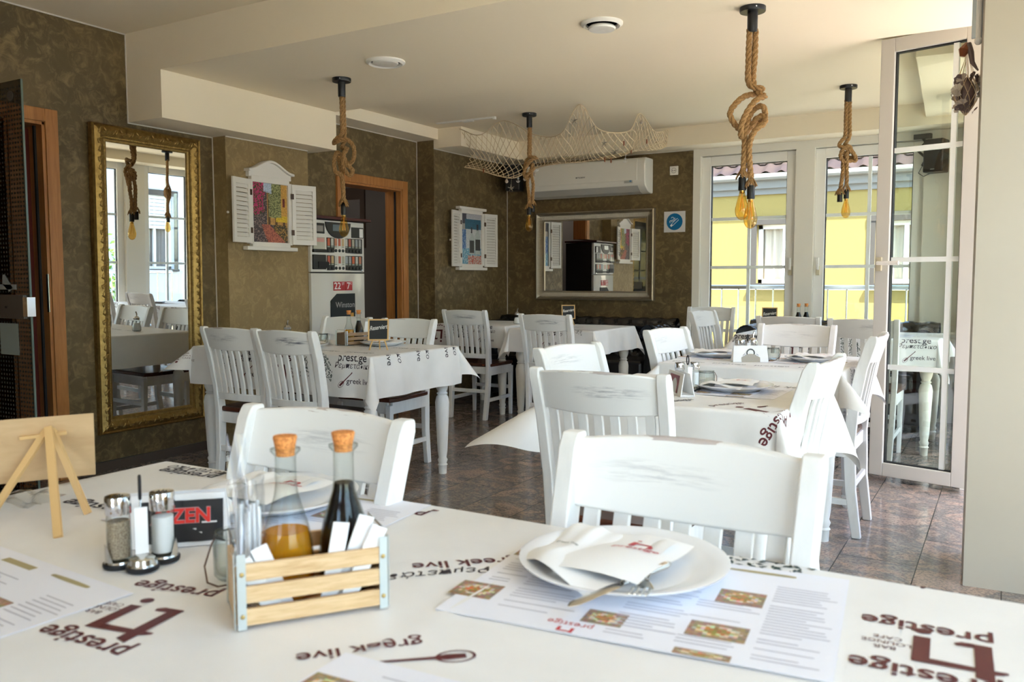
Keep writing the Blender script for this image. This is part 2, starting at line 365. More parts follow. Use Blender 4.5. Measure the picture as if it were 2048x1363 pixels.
# window wall at the back, openings for three french windows
HB = 2.32; W1 = (-2.52, -1.66); W2 = (-1.50, -.64)
w = MB(); yb, yb2 = 7.72, 8.0
w.box(-2.59, yb, HB, -.2, yb2, 2.56); w.box(-2.59, yb, 0, W1[0], yb2, HB); w.box(W1[1], yb, 0, W2[0], yb2, HB); w.box(W2[1], yb, 0, -.2, yb2, HB)
w.box(W1[0], yb, 0, W1[1], yb2, .06); w.box(W2[0], yb, 0, W2[1], yb2, .06)
struct('wall_windows', w, M['white_wall'])
# right wall: runs from the pier at y = 3.63 to the back corner
RA = math.atan2(.214, 4.09)
def rw(x, y, z=0):
    return Vector((-.116+x*math.cos(RA)-y*math.sin(RA), 3.63+x*math.sin(RA)+y*math.cos(RA), z))
RM = Matrix.Translation((-.116, 3.63, 0)) @ Matrix.Rotation(RA, 4, 'Z')
w = MB(); w.box(0, 0, 0, .55, .42, 2.46, RM); struct('wall_pier', w, M['pier'])
w = MB(); w.box(0, 1.68, 0, .12, 1.78, 2.56, RM); w.box(0, 2.875, 0, .25, 3.125, 2.46, RM); w.box(0, 3.835, 0, .25, 4.14, 2.56, RM)
w.box(0, 1.78, 2.46, .25, 4.0, 2.56, RM); struct('wall_right', w, M['white_wall'])
struct('trim_4', MB().box(-.3, 1.8, 2.45, 0, 3.98, 2.56, RM), M['ceiling'])
# front part of the right side: wall set back behind the window table, glazed
w = MB(); w.box(.95, -3.5, 0, 1.15, -.7, 2.715); w.box(.95, -.7, 2.35, 1.15, 3.7, 2.715); w.box(.95, -.7, 0, 1.15, 3.7, .1)
w.box(.95, 1.0, .1, 1.15, 1.25, 2.35); w.box(.95, 3.45, .1, 1.15, 3.7, 2.35); struct('wall_front_right', w, M['white_wall'])
w = MB(); w.box(.44, 3.63, 0, 1.15, 3.75, 2.46); struct('wall_return', w, M['white_wall'])
w = MB(); w.box(XL-.15, -3.6, 0, -3.4, -3.5, 2.715); w.box(-3.4, -3.6, 2.2, .6, -3.5, 2.715); w.box(.6, -3.6, 0, 1.15, -3.5, 2.715); w.box(-3.4, -3.6, 0, -.9, -3.5, 2.2)
struct('wall_front', w, M['white_wall'])
# caulk lines between plaster and ceiling
t = MB(); e = .005
t.box(XL, -1, 2.707, XL+e, 3.4, 2.715); t.box(XL, 3.394, 2.172, XL+e, 3.4, 2.715); t.box(XL, 3.394, 2.165, XL+e, 4.05, 2.172); t.box(XL, 4.049-e, 0, XL+.006, 4.049, 2.172)
t.box(-4.685, 4.05, 2.165, -4.68, 4.84, 2.172); t.box(XL, 4.84, 2.165, XL+e, 4.945, 2.172)
t.box(XL, 4.95, 2.455, XL+e, 6.4, 2.462); t.box(XP, 6.4, 2.38, XP+e, 7.72, 2.387); t.box(XP, 7.715, 2.38, -2.59, 7.72, 2.387)
t.box(XL, 6.393, 0, XL+e, 6.399, 2.46); t.box(XP, 7.713, 0, XP+e, 7.719, 2.387)
struct('trim_5', t, M['caulk'])
# skirting
b = MB(); b.box(XL, 2.95, 0, XL+.012, 4.05, .06); b.box(XP, 6.4, 0, XP+.012, 7.72, .06); struct('baseboard_left', b, mat('dark_granite_skirting', (.075, .055, .042), .3))

# corridor behind the far door, dim back room behind the near one
w = MB(); w.box(-6.6, 6.55, 0, XL-.15, 6.65, 2.6); w.box(-6.7, 4.6, 0, -6.6, 6.65, 2.6); w.box(-6.6, 4.6, 0, XL-.15, 4.7, 2.6); w.box(-6.7, 4.6, 2.45, XL-.15, 6.65, 2.55)
w.box(-6.7, 4.6, -.1, XL-.15, 6.65, 0); struct('wall_corridor', w, M['grey_wall'])
w = MB(); w.box(-7.0, 3.1, 0, XL-.15, 3.2, 2.6); w.box(-7.1, 1.0, 0, -7.0, 3.2, 2.6); w.box(-7.0, 1.0, 0, XL-.15, 1.1, 2.6); w.box(-7.1, 1.0, 2.5, XL-.15, 3.2, 2.6); w.box(-7.1, 1, -.1, XL-.15, 3.2, 0)
struct('wall_store', w, M['grey_wall'])
t = thing('corridor_fill_lamp', 'unseen round lamp added to brighten the grey corridor behind the far doorway', 'lamp', (-5.6, 5.3, 2.45))
obj('fill_shade', MB().lathe([(.0, -.07), (.08, -.065), (.12, -.03), (.12, 0)], seg=20), mat('fill_glow', (.9, .9, .85), .5, emit=(1, .86, .72), estr=9), t, smooth=True)  # glowing dome added out of view to lift the corridor walls
t = thing('hallway_mirror', 'dark framed panel hanging in the corridor behind the far doorway', 'mirror', (-5.88, 6.53, 0))
obj('frame', MB().box(-.31, 0, 1.5, .31, .02, 2.1), mat('brown_panel', (.09, .06, .045), .6), t)
obj('mirror_glass', MB().box(-.10, -.01, 1.66, .26, .001, 1.98), M['mirror'], t)
t = thing('coat_hooks', 'black hook rack in the dark room behind the glass panel', 'rack', (-5.4, 3.08, 0))
obj('rack', MB().box(-.2, 0, 1.25, .2, .02, 1.42), M['black'], t)
for i in range(4): obj('hook', MB().tube([(-.15+.1*i, 0, 1.3), (-.15+.1*i, -.05, 1.25), (-.15+.1*i, -.05, 1.3)], .008, 6), M['chrome'], t)

# ---------------------------------------------------------------- wooden door frames
def doorframe(name, y0, y1, z1, wdt, strike):
    r = thing(name, 'x', 'door'); del r['label']; del r['category']; r['kind'] = 'structure'
    f = MB()
    zb = 0 if strike else 1.70
    for a, b_, zz in ((y0-wdt, y0, zb), (y1, y1+wdt, 0)): f.box(XL-.01, a, zz, XL+.022, b_, z1+wdt)
    f.box(XL-.01, y0, z1, XL+.022, y1, z1+wdt)
    obj('architrave', f, M['doorwood'], r, bevel=.003)
    l = MB(); l.box(XL-.17, y0-.005, zb, XL+.012, y0+.018, z1); l.box(XL-.17, y1-.018, 0, XL+.012, y1+.005, z1); l.box(XL-.17, y0, z1-.018, XL+.012, y1, z1+.005)
    obj('jamb', l, M['doorwood'], r, bevel=.002)
    q = MB(); q.box(XL-.06, y1-.03, 0, XL-.045, y1-.018, z1-.02); obj('door_seal', q, M['rubber'], r)
    if strike: obj('strike_plate', MB().box(XL+.0, y1-.021, 1.0, XL+.018, y1-.016, 1.22), M['steel'], r)
    return r
doorframe('door_1', D1[0], D1[1], D1[2], .075, True)
doorframe('door_2', D2[0], D2[1], D2[2], .075, False)
dr = MB().box(XL-.62, D1[1]-.05, .01, XL-.12, D1[1]-.012, 2.06); struct('door_3', dr, M['redwood'])
# glass swing door standing open at the very left
t = thing('glass_door', 'dark smoked glass door standing open in front of the wooden door frame', 'door', (-4.81, 2.30, 0))
def gd(x, z, y=0): return (x, y, z)
obj('pane', MB().box(.0, -.004, .015, .767, .004, 2.13), M['smoked'], t)
dots = MB()
for i in range(32):
    for k in range(96):
        x = .02+i*.0235; z = .05+k*.0215
        if (x-.68)**2+(z-2.06)**2 > .001: dots.box(x, -.0052, z, x+.009, -.0046, z+.009)
obj('etched_dots', dots, mat('etched_glass', (.022, .017, .011), .6), t)
obj('edge_band', MB().box(.767, -.0045, .015, .772, .0045, 2.13), mat('glass_edge', (.10, .14, .12), .2), t)
obj('hinge_disc', MB().lathe([(.024, -.008), (.024, .008)], seg=20, M=Matrix.Translation((.68, 0, 2.06)) @ Matrix.Rotation(PI/2, 4, 'X')), mat('dull_disc', (.05, .045, .035), .5), t)
l = obj('lock_plate', MB().box(.45, -.02, 1.0, .74, .02, 1.115), mat('satin_lock', (.16, .15, .14), .35, .8), t, bevel=.003)
obj('keyhole', MB().box(.58, -.0215, 1.05, .60, -.0195, 1.06), M['black'], l)
obj('latch', MB().box(.735, -.021, 1.01, .773, .021, 1.105), M['steel'], t, bevel=.002)
k = MB(); k.box(.40, -.007, 1.14, .66, -.0045, 1.165); k.prism([(.54, 1.165), (.60, 1.13), (.63, 1.15), (.60, 1.175), (.56, 1.215), (.545, 1.21)], -.007, -.0045, lambda a, b, z: (a, z, b))
obj('arrow_sticker', k, mat('grey_sticker', (.20, .21, .21), .5), t)
obj('notice', MB().box(.50, -.006, .82, .66, -.0045, .975), mat('grey_notice', (.19, .21, .19), .5), t)

# ---------------------------------------------------------------- french windows
def sash(p, w, h, z0, nmv, mvx, hz, fw=.085, handle=None, nm='casement_frame', gl=True, mt=.014):
    """frame in local XZ plane (x 0..w, z z0..h), depth along y"""
    f = MB(); f.box(0, -.035, z0, fw, .035, h); f.box(w-fw, -.035, z0, w, .035, h); f.box(fw, -.035, z0, w-fw, .035, z0+fw); f.box(fw, -.035, h-fw, w-fw, .035, h)
    a = obj(nm, f, M['upvc'] if nm != 'frame' else mat('grey_white_leaf', (.62, .60, .55), .3), p, bevel=.004)
    g = MB(); q = .006
    for (x0, z_0, x1, z_1) in ((fw, z0+fw, fw+q, h-fw), (w-fw-q, z0+fw, w-fw, h-fw), (fw, z0+fw, w-fw, z0+fw+q), (fw, h-fw-q, w-fw, h-fw)): g.box(x0, -.016, z_0, x1, .016, z_1)
    obj('seal', g, M['rubber'], p)
    mm = MB()
    for x in mvx: mm.box(x-mt, -.012, z0+fw, x+mt, .012, h-fw)
    for z in hz: mm.box(fw, -.0125, z-mt, w-fw, .0125, z+mt)
    obj('glazing_bars', mm, M['muntin'], p)
    if gl: obj('pane', MB().box(fw, -.002, z0+fw, w-fw, .002, h-fw), M['glass'], p)
    if handle:
        hx, hz_, dr_, ln, ht = handle
        r = obj('window_handle', MB().box(hx-.016, -.05*1, hz_-.045, hx+.016, -.035, hz_+.035), mat('cream_handle', (.62, .56, .40), .35), p, bevel=.004)
        if dr_ == 'v': obj('lever', MB().box(hx-.011, -.075, hz_, hx+.011, -.055, hz_+ln), M['upvc'], r, bevel=.005)
        else: obj('lever', MB().tube([(hx, -.035, hz_), (hx, -.07, hz_), (hx+ln, -.07, hz_)], .012, 10), M['upvc'], r, smooth=True)
    return a
def window(name, Mx, w, h, hz=(1.737, 1.33, .72), z0=.06, mvx=None, handle=None):
    r = bpy.data.objects.new(name, None); C.objects.link(r); r['kind'] = 'structure'; r.matrix_world = Mx
    sash(r, w, h, z0, 1, mvx or (w/2,), hz, handle=handle); return r
window('window_1', Matrix.Translation((W1[0]+.0, 7.80, 0)), W1[1]-W1[0], HB-.005, mvx=(.44,), hz=(1.737, 1.29, .70), handle=(.825, 1.26, 'v', .11, 0))
window('window_2', Matrix.Translation((W2[0], 7.80, 0)), W2[1]-W2[0], HB-.005, mvx=(.44,), hz=(1.737, 1.29, .70), handle=(.04, 1.26, 'v', .11, 0))
RZ = RM @ Matrix.Rotation(PI/2, 4, 'Z')
window('window_3', RM @ Matrix.Translation((.08, 1.78, 0)) @ Matrix.Rotation(PI/2, 4, 'Z'), 1.095, 2.46, hz=(1.83, 1.25, .66))
window('window_4', RM @ Matrix.Translation((.08, 3.125, 0)) @ Matrix.Rotation(PI/2, 4, 'Z'), .71, 2.46, hz=(1.83, 1.25, .66))
window('window_6', Matrix.Translation((1.05, -.7, 0)) @ Matrix.Rotation(PI/2, 4, 'Z'), 1.7, 2.35, z0=.1, mvx=(.85,))
window('window_5', Matrix.Translation((1.05, 1.25, 0)) @ Matrix.Rotation(PI/2, 4, 'Z'), 2.2, 2.35, z0=.1, mvx=(1.1,))
# the leaf swung into the room
la = math.atan2(5.223-5.35, .5)
t = thing('window_leaf', 'tall white framed glazed leaf swung open beside the cream pier', 'window', (-.676, 5.352, 0), la)
sash(t, .53, 2.545, .03, 1, (.395,), (1.916, 1.294, .672), fw=.078, handle=(.028, 1.275, 'h', .12, 0), nm='frame')
# rod hardware above the shell bag
t = thing('window_stay', 'pale metal stay rod hanging down at the top of the cream pier', 'window hardware', (-.150, 3.97, 0))
obj('rail', MB().box(-.022, -.004, 2.16, .03, .012, 2.46), mat('bluish_aluminium', (.50, .56, .60), .25, .3), t, bevel=.003)
obj('rod', MB().tube([(.004, -.016, 2.46), (.004, -.016, 2.15)], .011, 10), M['upvc'], t, smooth=True)
obj('knob', MB().ball((.004, -.016, 2.145), .015, .015, .018), M['upvc'], t, smooth=True)
portal((-2.09, 7.74, 1.2), (R(-90), 0, 0), .8, 2.2); portal((-1.07, 7.74, 1.2), (R(-90), 0, 0), .8, 2.2)
for yy, ww, hh, zz in ((1.05, 1.2, 2.4, 1.25), (2.31, 1.0, 2.3, 1.25), (3.64, .7, 2.3, 1.25)):
    p = rw(.0, yy, zz); portal(p, (0, R(90), RA), hh, ww)
portal((.94, .15, 1.2), (0, R(90), 0), 2.2, 1.7)
for yy in (2.35,): portal((.94, yy, 1.2), (0, R(90), 0), 2.2, 2.15)
portal((-.15, -3.48, 1.1), (R(90), 0, 0), 1.5, 2.2)

# ================================================================ OUTSIDE
M['yellow'] = mat('yellow_render', (0.245, 0.178, 0.050), .9); M['stone'] = mat('white_cornice', (0.167, 0.158, 0.140), .8)
M['surround'] = mat('grey_brown_surround', (0.050, 0.041, 0.034), .8); M['paleblue'] = mat('pale_blue_render', (.62, .67, .73), .9)
m = mat('roof_tiles', (.22, .16, .15), .7); M['tiles'] = m; m.node_tree.nodes['Principled BSDF'].inputs['Specular IOR Level'].default_value = .05; nb = NB(m)
nb.col(nb.ramp(nb.noise(nb.coord(scale=(1, 1, 1)), 3, 4, .6), [(.3, (.030, .022, .026)), (.7, (.05, .034, .030))]))
def house(name, label, loc, rotz, wx, hz, wallm, wins, roof=True, depth=6, shutter=False):
    """facade in local XZ at y = 0 facing -y; wins = (x0, z0, x1, z1)"""
    h = thing(name, label, 'building', loc, rotz)
    f = MB(); xs = sorted(set([wx[0], wx[1]]+[a for q in wins for a in (q[0], q[2])])); zs = sorted(set([-4, hz]+[a for q in wins for a in (q[1], q[3])]))
    for i in range(len(xs)-1):
        for k in range(len(zs)-1):
            cx, cz = (xs[i]+xs[i+1])/2, (zs[k]+zs[k+1])/2
            if not any(a < cx < c_ and b_ < cz < d for a, b_, c_, d in wins): f.box(xs[i], 0, zs[k], xs[i+1], .35, zs[k+1])
    f.box(wx[0], .35, -4, wx[1], depth, hz)
    obj('facade', f, wallm, h)
    for a, b_, c_, d in wins:
        s = MB(); e = .10
        s.box(a-e, -.04, b_-.06, a, .0, d+e); s.box(c_, -.04, b_-.06, c_+e, 0, d+e); s.box(a-e, -.05, d, c_+e, 0, d+e+.04); s.box(a-e, -.09, b_-.06, c_+e, .12, b_)
        wi = obj('window', s, M['surround'], h)
        g = MB(); q = .07; g.box(a, .12, b_, a+q, .18, d); g.box(c_-q, .12, b_, c_, .18, d); g.box(a, .12, b_, c_, .18, b_+q); g.box(a, .12, d-q, c_, .18, d); g.box((a+c_)/2-.035, .11, b_, (a+c_)/2+.035, .17, d)
        obj('sash', g, M['upvc'], wi)
        cu = MB().grid(lambda u, v: (a+u*(c_-a), .24+.03*math.sin(u*40), b_+v*(d-b_)), 40, 1); obj('curtain', cu, mat('beige_curtain', (.55, .48, .38), .9) if not shutter else M['grey_wall'], wi)
        if shutter:
            z1 = d-(d-b_)*.45; ro = MB()
            for k in range(9): ro.box(a+.02, .06+.01*(k % 2), z1+(d-z1)*k/9, c_-.02, .1, z1+(d-z1)*(k+.9)/9)
            obj('roller_shutter', ro, mat('pale_shutter', (.62, .62, .62), .6), wi)
    if roof:
        k = MB(); k.box(wx[0], -.05, hz, wx[1], .35, hz+.10); k.box(wx[0], -.12, hz+.10, wx[1], .35, hz+.24); obj('cornice', k, M['stone'], h)
        gt = MB().tube([(wx[0], -.20, hz+.29), (wx[1], -.20, hz+.29)], .06, 10); obj('gutter', gt, M['stone'], h, smooth=True)
        n = int((wx[1]-wx[0])/.26); rows = 12; tv = MB()
        for r_ in range(rows):
            y0 = -.24+r_*.32; zz = hz+.30+r_*.20
            def tl(u, v, y0=y0, zz=zz):
                x = wx[0]+u*n*.26; ph = (u*n) % 1; hgt = .045*math.sin(PI*min(1, ph*1.6)) if ph < .625 else 0
                return (x, y0+v*.36, zz+.035*(1-v)+v*.225+hgt)
            tv.grid(tl, n*6, 1)
        obj('roof', tv, M['tiles'], h, smooth=True)
        obj('roof_base', MB().add([(wx[0], -.24, hz+.25), (wx[1], -.24, hz+.25), (wx[1], 3.6, hz+2.6), (wx[0], 3.6, hz+2.6)], [(0, 1, 2, 3)]), M['tiles'], h)
    return h
house('yellow_house', 'yellow rendered house with tiled roof seen through the back windows', (0, 15, 0), 0, (-10, 6), 2.64, M['yellow'],
      [(-3.86, 1.10, -2.95, 2.12), (-1.93, 1.10, -1.02, 2.12), (1.2, 1.1, 2.1, 2.12), (-6.0, 1.1, -5.1, 2.12)])
house('pale_house', 'pale blue house with roller shutters reflected in the gilt mirror', (9.5, 10, 0), R(-90), (-16, 9), 6.0, M['paleblue'],
      [(-2.3+i*2.4, 1.0, -1.3+i*2.4, 2.9) for i in range(-3, 4)]+[(-2.3+i*2.4, -2.4, -1.3+i*2.4, -.6) for i in range(-3, 4)], roof=False, shutter=True)
struct('terrace_floor', MB().box(-12, 8.0, -.25, 3.4, 9.1, -.06).box(1.15, -8, -.25, 3.4, 8.0, -.06).box(-12, -8, -.25, 3.4, -3.6, -.06), mat('terrace_slabs', (.70, .65, .57), .7))
struct('ground', MB().box(-40, -40, -4.2, 40, 60, -4), mat('street_asphalt', (.30, .29, .28), .9))
# unseen slab added to keep the sun off the window table and most floor
struct('roof', MB().box(-6.8, -6, 2.96, 1.95, 3.55, 3.2).box(-7.2, 3.55, 2.96, .93, 8.05, 3.2), M['stone'])
def railing(label, p0, p1, n, grp='terrace railings'):
    r = thing('terrace_railing', label, 'railing', (p0[0], p0[1], -.06), 0, grp); d = Vector(p1)-Vector(p0)
    a = Vector((0, 0, 1.155)); b_ = a+Vector((d.x, d.y, 0))
    obj('handrail', MB().tube([a, b_], .024, 8), M['steel'], r, smooth=True)
    for k in range(n+1):
        q = Vector((d.x, d.y, 0))*(k/n); obj('baluster', MB().tube([q+Vector((0, 0, 0)), q+Vector((0, 0, 1.13))], .009, 6), M['steel'], r, smooth=True)
    return r
railing('grey metal railing of the terrace behind the back windows', (-4.4, 8.8), (.4, 8.8), 27)
railing('grey metal railing along the side of the terrace', (1.9, 1.0), (1.9, 8.8), 30)
# tree in the street, seen in the gilt mirror
random.seed(5)
t = thing('street_tree', 'bright green leafy tree reflected at the edge of the gilt mirror', 'tree', (6.1, 10.0, -4.2))
obj('trunk', MB().tube([(0, 0, 0), (.05, .02, 2.2), (.1, .1, 4.4)], [.14, .11, .06], 8), mat('bark', (.12, .08, .05), .9), t, smooth=True)
lf = MB()
for _ in range(2600):
    a, b_ = random.random()*2*PI, math.acos(2*random.random()-1); rr = 1.35*random.random()**.4
    c0 = Vector((rr*math.sin(b_)*math.cos(a)*.9, rr*math.sin(b_)*math.sin(a)*.9, 4.7+rr*math.cos(b_)*1.05))
    u_ = Vector((random.gauss(0, 1), random.gauss(0, 1), random.gauss(0, 1))).normalized(); v_ = u_.orthogonal().normalized()
    lf.add([c0-u_*.075, c0+v_*.035, c0+u_*.075, c0-v_*.035], [(0, 1, 2, 3)])
obj('foliage', lf, mat('leaf_green', (.12, .24, .02), .6), t)
# ================================================================ FURNITURE
# ---- dining chair, facing local +y
def spl(z):            # back line of the rear stile: y at height z
    P = [(0, -.235), (.22, -.205), (.45, -.195), (.60, -.207), (.78, -.240), (.945, -.290)]
    for i in range(len(P)-1):
        if z <= P[i+1][0] or i == len(P)-2:
            a, b = P[i], P[i+1]; t = (z-a[0])/(b[0]-a[0]); tt = t
            return a[1]+(b[1]-a[1])*tt
def rail_y(x): return -.030*(1-(x/.2)**2)
def make_chair(label, group):
    t = thing('dining_chair', label, 'chair', group=group)
    for sx in (-1, 1):
        m = MB(); zs = [0, .1, .22, .34, .45, .53, .60, .69, .78, .86, .905, .922, .930]
        def fr(z, q, sx=sx):
            tp = .026 if z < .45 else .025; w = .5*(.030 if z < .1 else .034); w = .017
            dpt = .020+.006*min(1, z/.4) if z < .45 else .026-.004*(z-.45)
            if z > .9: dpt *= (1-((z-.9)/.031)**2*.45)
            cx = sx*(.172+.026*min(1, z/.9))
            return Vector((cx+q[0]*w, spl(z)+q[1]*dpt, z))
        m.sweep(zs, [(-1, -1), (1, -1), (1, 1), (-1, 1)], fr)
        obj('leg', m, M['paint'], t, bevel=.005)
        m = MB(); m.sweep([0, .2, .43], [(-1, -1), (1, -1), (1, 1), (-1, 1)], lambda z, q, sx=sx: Vector((sx*(.186-.002*z)+q[0]*(.013+.014*z), .185+q[1]*(.013+.014*z), z)))
        obj('leg', m, M['paint'], t, bevel=.004)
    # top rail, arched and bowed backwards
    def railp(x0, x1, zl, zh, th, n=14, arch=.012, sag=.012):
        m = MB(); vs = []
        for i in range(n+1):
            x = x0+(x1-x0)*i/n; k = 1-(x/.2)**2
            for (z, dy) in ((zl-sag*k, -th), (zl-sag*k, th), (zh+arch*k, th), (zh+arch*k, -th)):
                vs.append((x, spl(z)+rail_y(x)+dy, z))
        fs = [(i*4+a, i*4+(a+1) % 4, (i+1)*4+(a+1) % 4, (i+1)*4+a) for i in range(n) for a in range(4)]
        fs += [(3, 2, 1, 0), tuple(n*4+a for a in range(4))]
        return m.add(vs, fs)
    obj('top_rail', railp(-.185, .185, .812, .918, .010), M['rail'], t, bevel=.006)
    obj('lower_rail', railp(-.178, .178, .520, .560, .010, arch=.0, sag=0), M['paint'], t, bevel=.004)
    for i in range(7):
        x = -.147+i*.049
        m = MB(); m.sweep([.548, .62, .70, .78, .84], [(-1, -1), (1, -1), (1, 1), (-1, 1)], lambda z, q, x=x: Vector((x*(1+.04*(z-.55)/.3)+q[0]*.0140, spl(z)+rail_y(x)+q[1]*.006, z)))
        obj('slat', m, M['paint'], t, bevel=.002)
    # seat and apron
    pl = []
    for (x, y) in ((-.205, -.20), (.205, -.20), (.222, .14), (.20, .20), (-.20, .20), (-.222, .14)): pl.append((x, y))
    obj('seat', MB().prism(pl, .447, .475), M['seat'], t, bevel=.009, bseg=3)
    m = MB(); m.box(-.175, .168, .375, .175, .192, .447); m.box(-.17, -.205, .385, .17, -.185, .447)
    for sx in (-1, 1): m.box(sx*.192-.011, -.185, .375, sx*.192+.011, .175, .447)
    obj('apron', m, M['paint'], t, bevel=.003)
    for sx in (-1, 1):
        for z in (.150,): obj('stretcher', MB().box(sx*.183-.009, -.205, z, sx*.183+.009, .18, z+.030), M['paint'], t, bevel=.003)
    obj('stretcher', MB().box(-.18, .178, .225, .18, .196, .255), M['paint'], t, bevel=.003)
    obj('stretcher', MB().box(-.17, -.220, .225, .17, -.202, .255), M['paint'], t, bevel=.003)
    return t
G_CH = 'white distressed dining chairs'
CH = [ # x, y, rot, label
 (-3.64, 3.42, 0, 'worn white chair nearest the gilt mirror, its back to the viewer at the left table'),
 (-3.185, 3.385, -1, 'white chair with dark wood grain patch, second from the gilt mirror at the left table'),
 (-3.93, 4.13, 180, 'white chair on the vending machine side of the left table, behind the bottle crate'),
 (-3.38, 4.12, 182, 'white chair behind the chalkboard easel on the far side of the left table'),
 (-3.945, 6.15, 2, 'white chair drawn up to the back table below the bottle picture'),
 (-2.93, 5.71, 0, 'white chair at the back table in front of the silver mirror'),
 (-1.21, 2.92, -98, 'white chair side-on at the left end of the table with the white napkin holder'),
 (-1.0, 2.45, 0, 'white chair with red chips along its top rail, in the middle aisle row'),
 (-.437, 1.0, 180, 'large bright white chair across the window table behind the dinner plate'),
 (-1.16, .945, 180, 'white chair across the window table behind the two corked bottles'),
 (-.79, 2.90, 88, 'cream white chair turned side-on with a chipped corner, near the open glass leaf'),
 (-1.26, 4.15, -98, 'white chair at the left end of the second table by the pier'),
 (-.80, 4.23, 90, 'tall white chair with brown seat and long rear legs next to the open glass leaf'),
 (-1.03, 4.63, 180, 'white chair with an eye-shaped knot, behind the plates of the second table'),
 (-1.30, 6.20, 0, 'white chair whose top edge shows behind the knotted-grain chair, window side table'),
 (-.80, 6.04, 0, 'white chair with a reddish scar, partly seen through the open glass leaf'),
 (-2.30, 7.22, 186, 'white chair standing right against the back window beside the brown wall'),
 (-1.84, 6.55, -98, 'narrow side-on white chair at the left end of the sofa table by the windows')]
ch0 = make_chair(CH[0][3], G_CH); ch0.location = (CH[0][0], CH[0][1], 0); ch0.rotation_euler = (0, 0, R(CH[0][2]))
WEAR = [.8, 1.8, .0, .05, 1.2, 1.3, .5, .8, .4, .5, .5, .25, .3, .35, .5, .8, .5, .4]
def set_wear(o, w):
    for c_ in o.children:
        if c_.name.startswith('top_rail'): c_['wear'] = float(w)
set_wear(ch0, WEAR[0])
for k, (x, y, r, lb) in enumerate(CH[1:]): set_wear(dup(ch0, (x, y, 0), R(r), lb, G_CH), WEAR[k+1])

# ---- tables with turned legs
LEGP = [(.024, 0), (.026, .05), (.031, .055), (.024, .065), (.031, .085), (.024, .10), (.030, .14), (.040, .36), (.043, .44), (.036, .475), (.026, .485), (.034, .495), (.026, .505), (.036, .53), (.042, .56), (.036, .60), (.027, .61), (.034, .62)]
TH = .780
def make_table(label, cx, cy, a, b, cream=False, group='turned leg tables'):
    mt = M['paint_cream'] if cream else M['paint']
    t = thing('dining_table', label, 'table', (cx, cy, 0), 0, group)
    obj('tabletop', MB().box(-a, -b, TH-.032, a, b, TH-.002), mt, t, bevel=.004)
    e = .035; m = MB(); z0, z1 = TH-.13, TH-.032
    m.box(-a+e, -b+e, z0, a-e, -b+e+.02, z1); m.box(-a+e, b-e-.02, z0, a-e, b-e, z1); m.box(-a+e, -b+e, z0, -a+e+.02, b-e, z1); m.box(a-e-.02, -b+e, z0, a-e, b-e, z1)
    obj('apron', m, mt, t, bevel=.002)
    for sx in (-1, 1):
        for sy in (-1, 1):
            c = (sx*(a-.06), sy*(b-.06), 0); l = MB(); l.lathe(LEGP, c, 20); l.box(c[0]-.036, c[1]-.036, .62, c[0]+.036, c[1]+.036, TH-.034)
            obj('leg', l, mt, t, smooth=True, angle=50)
    return t
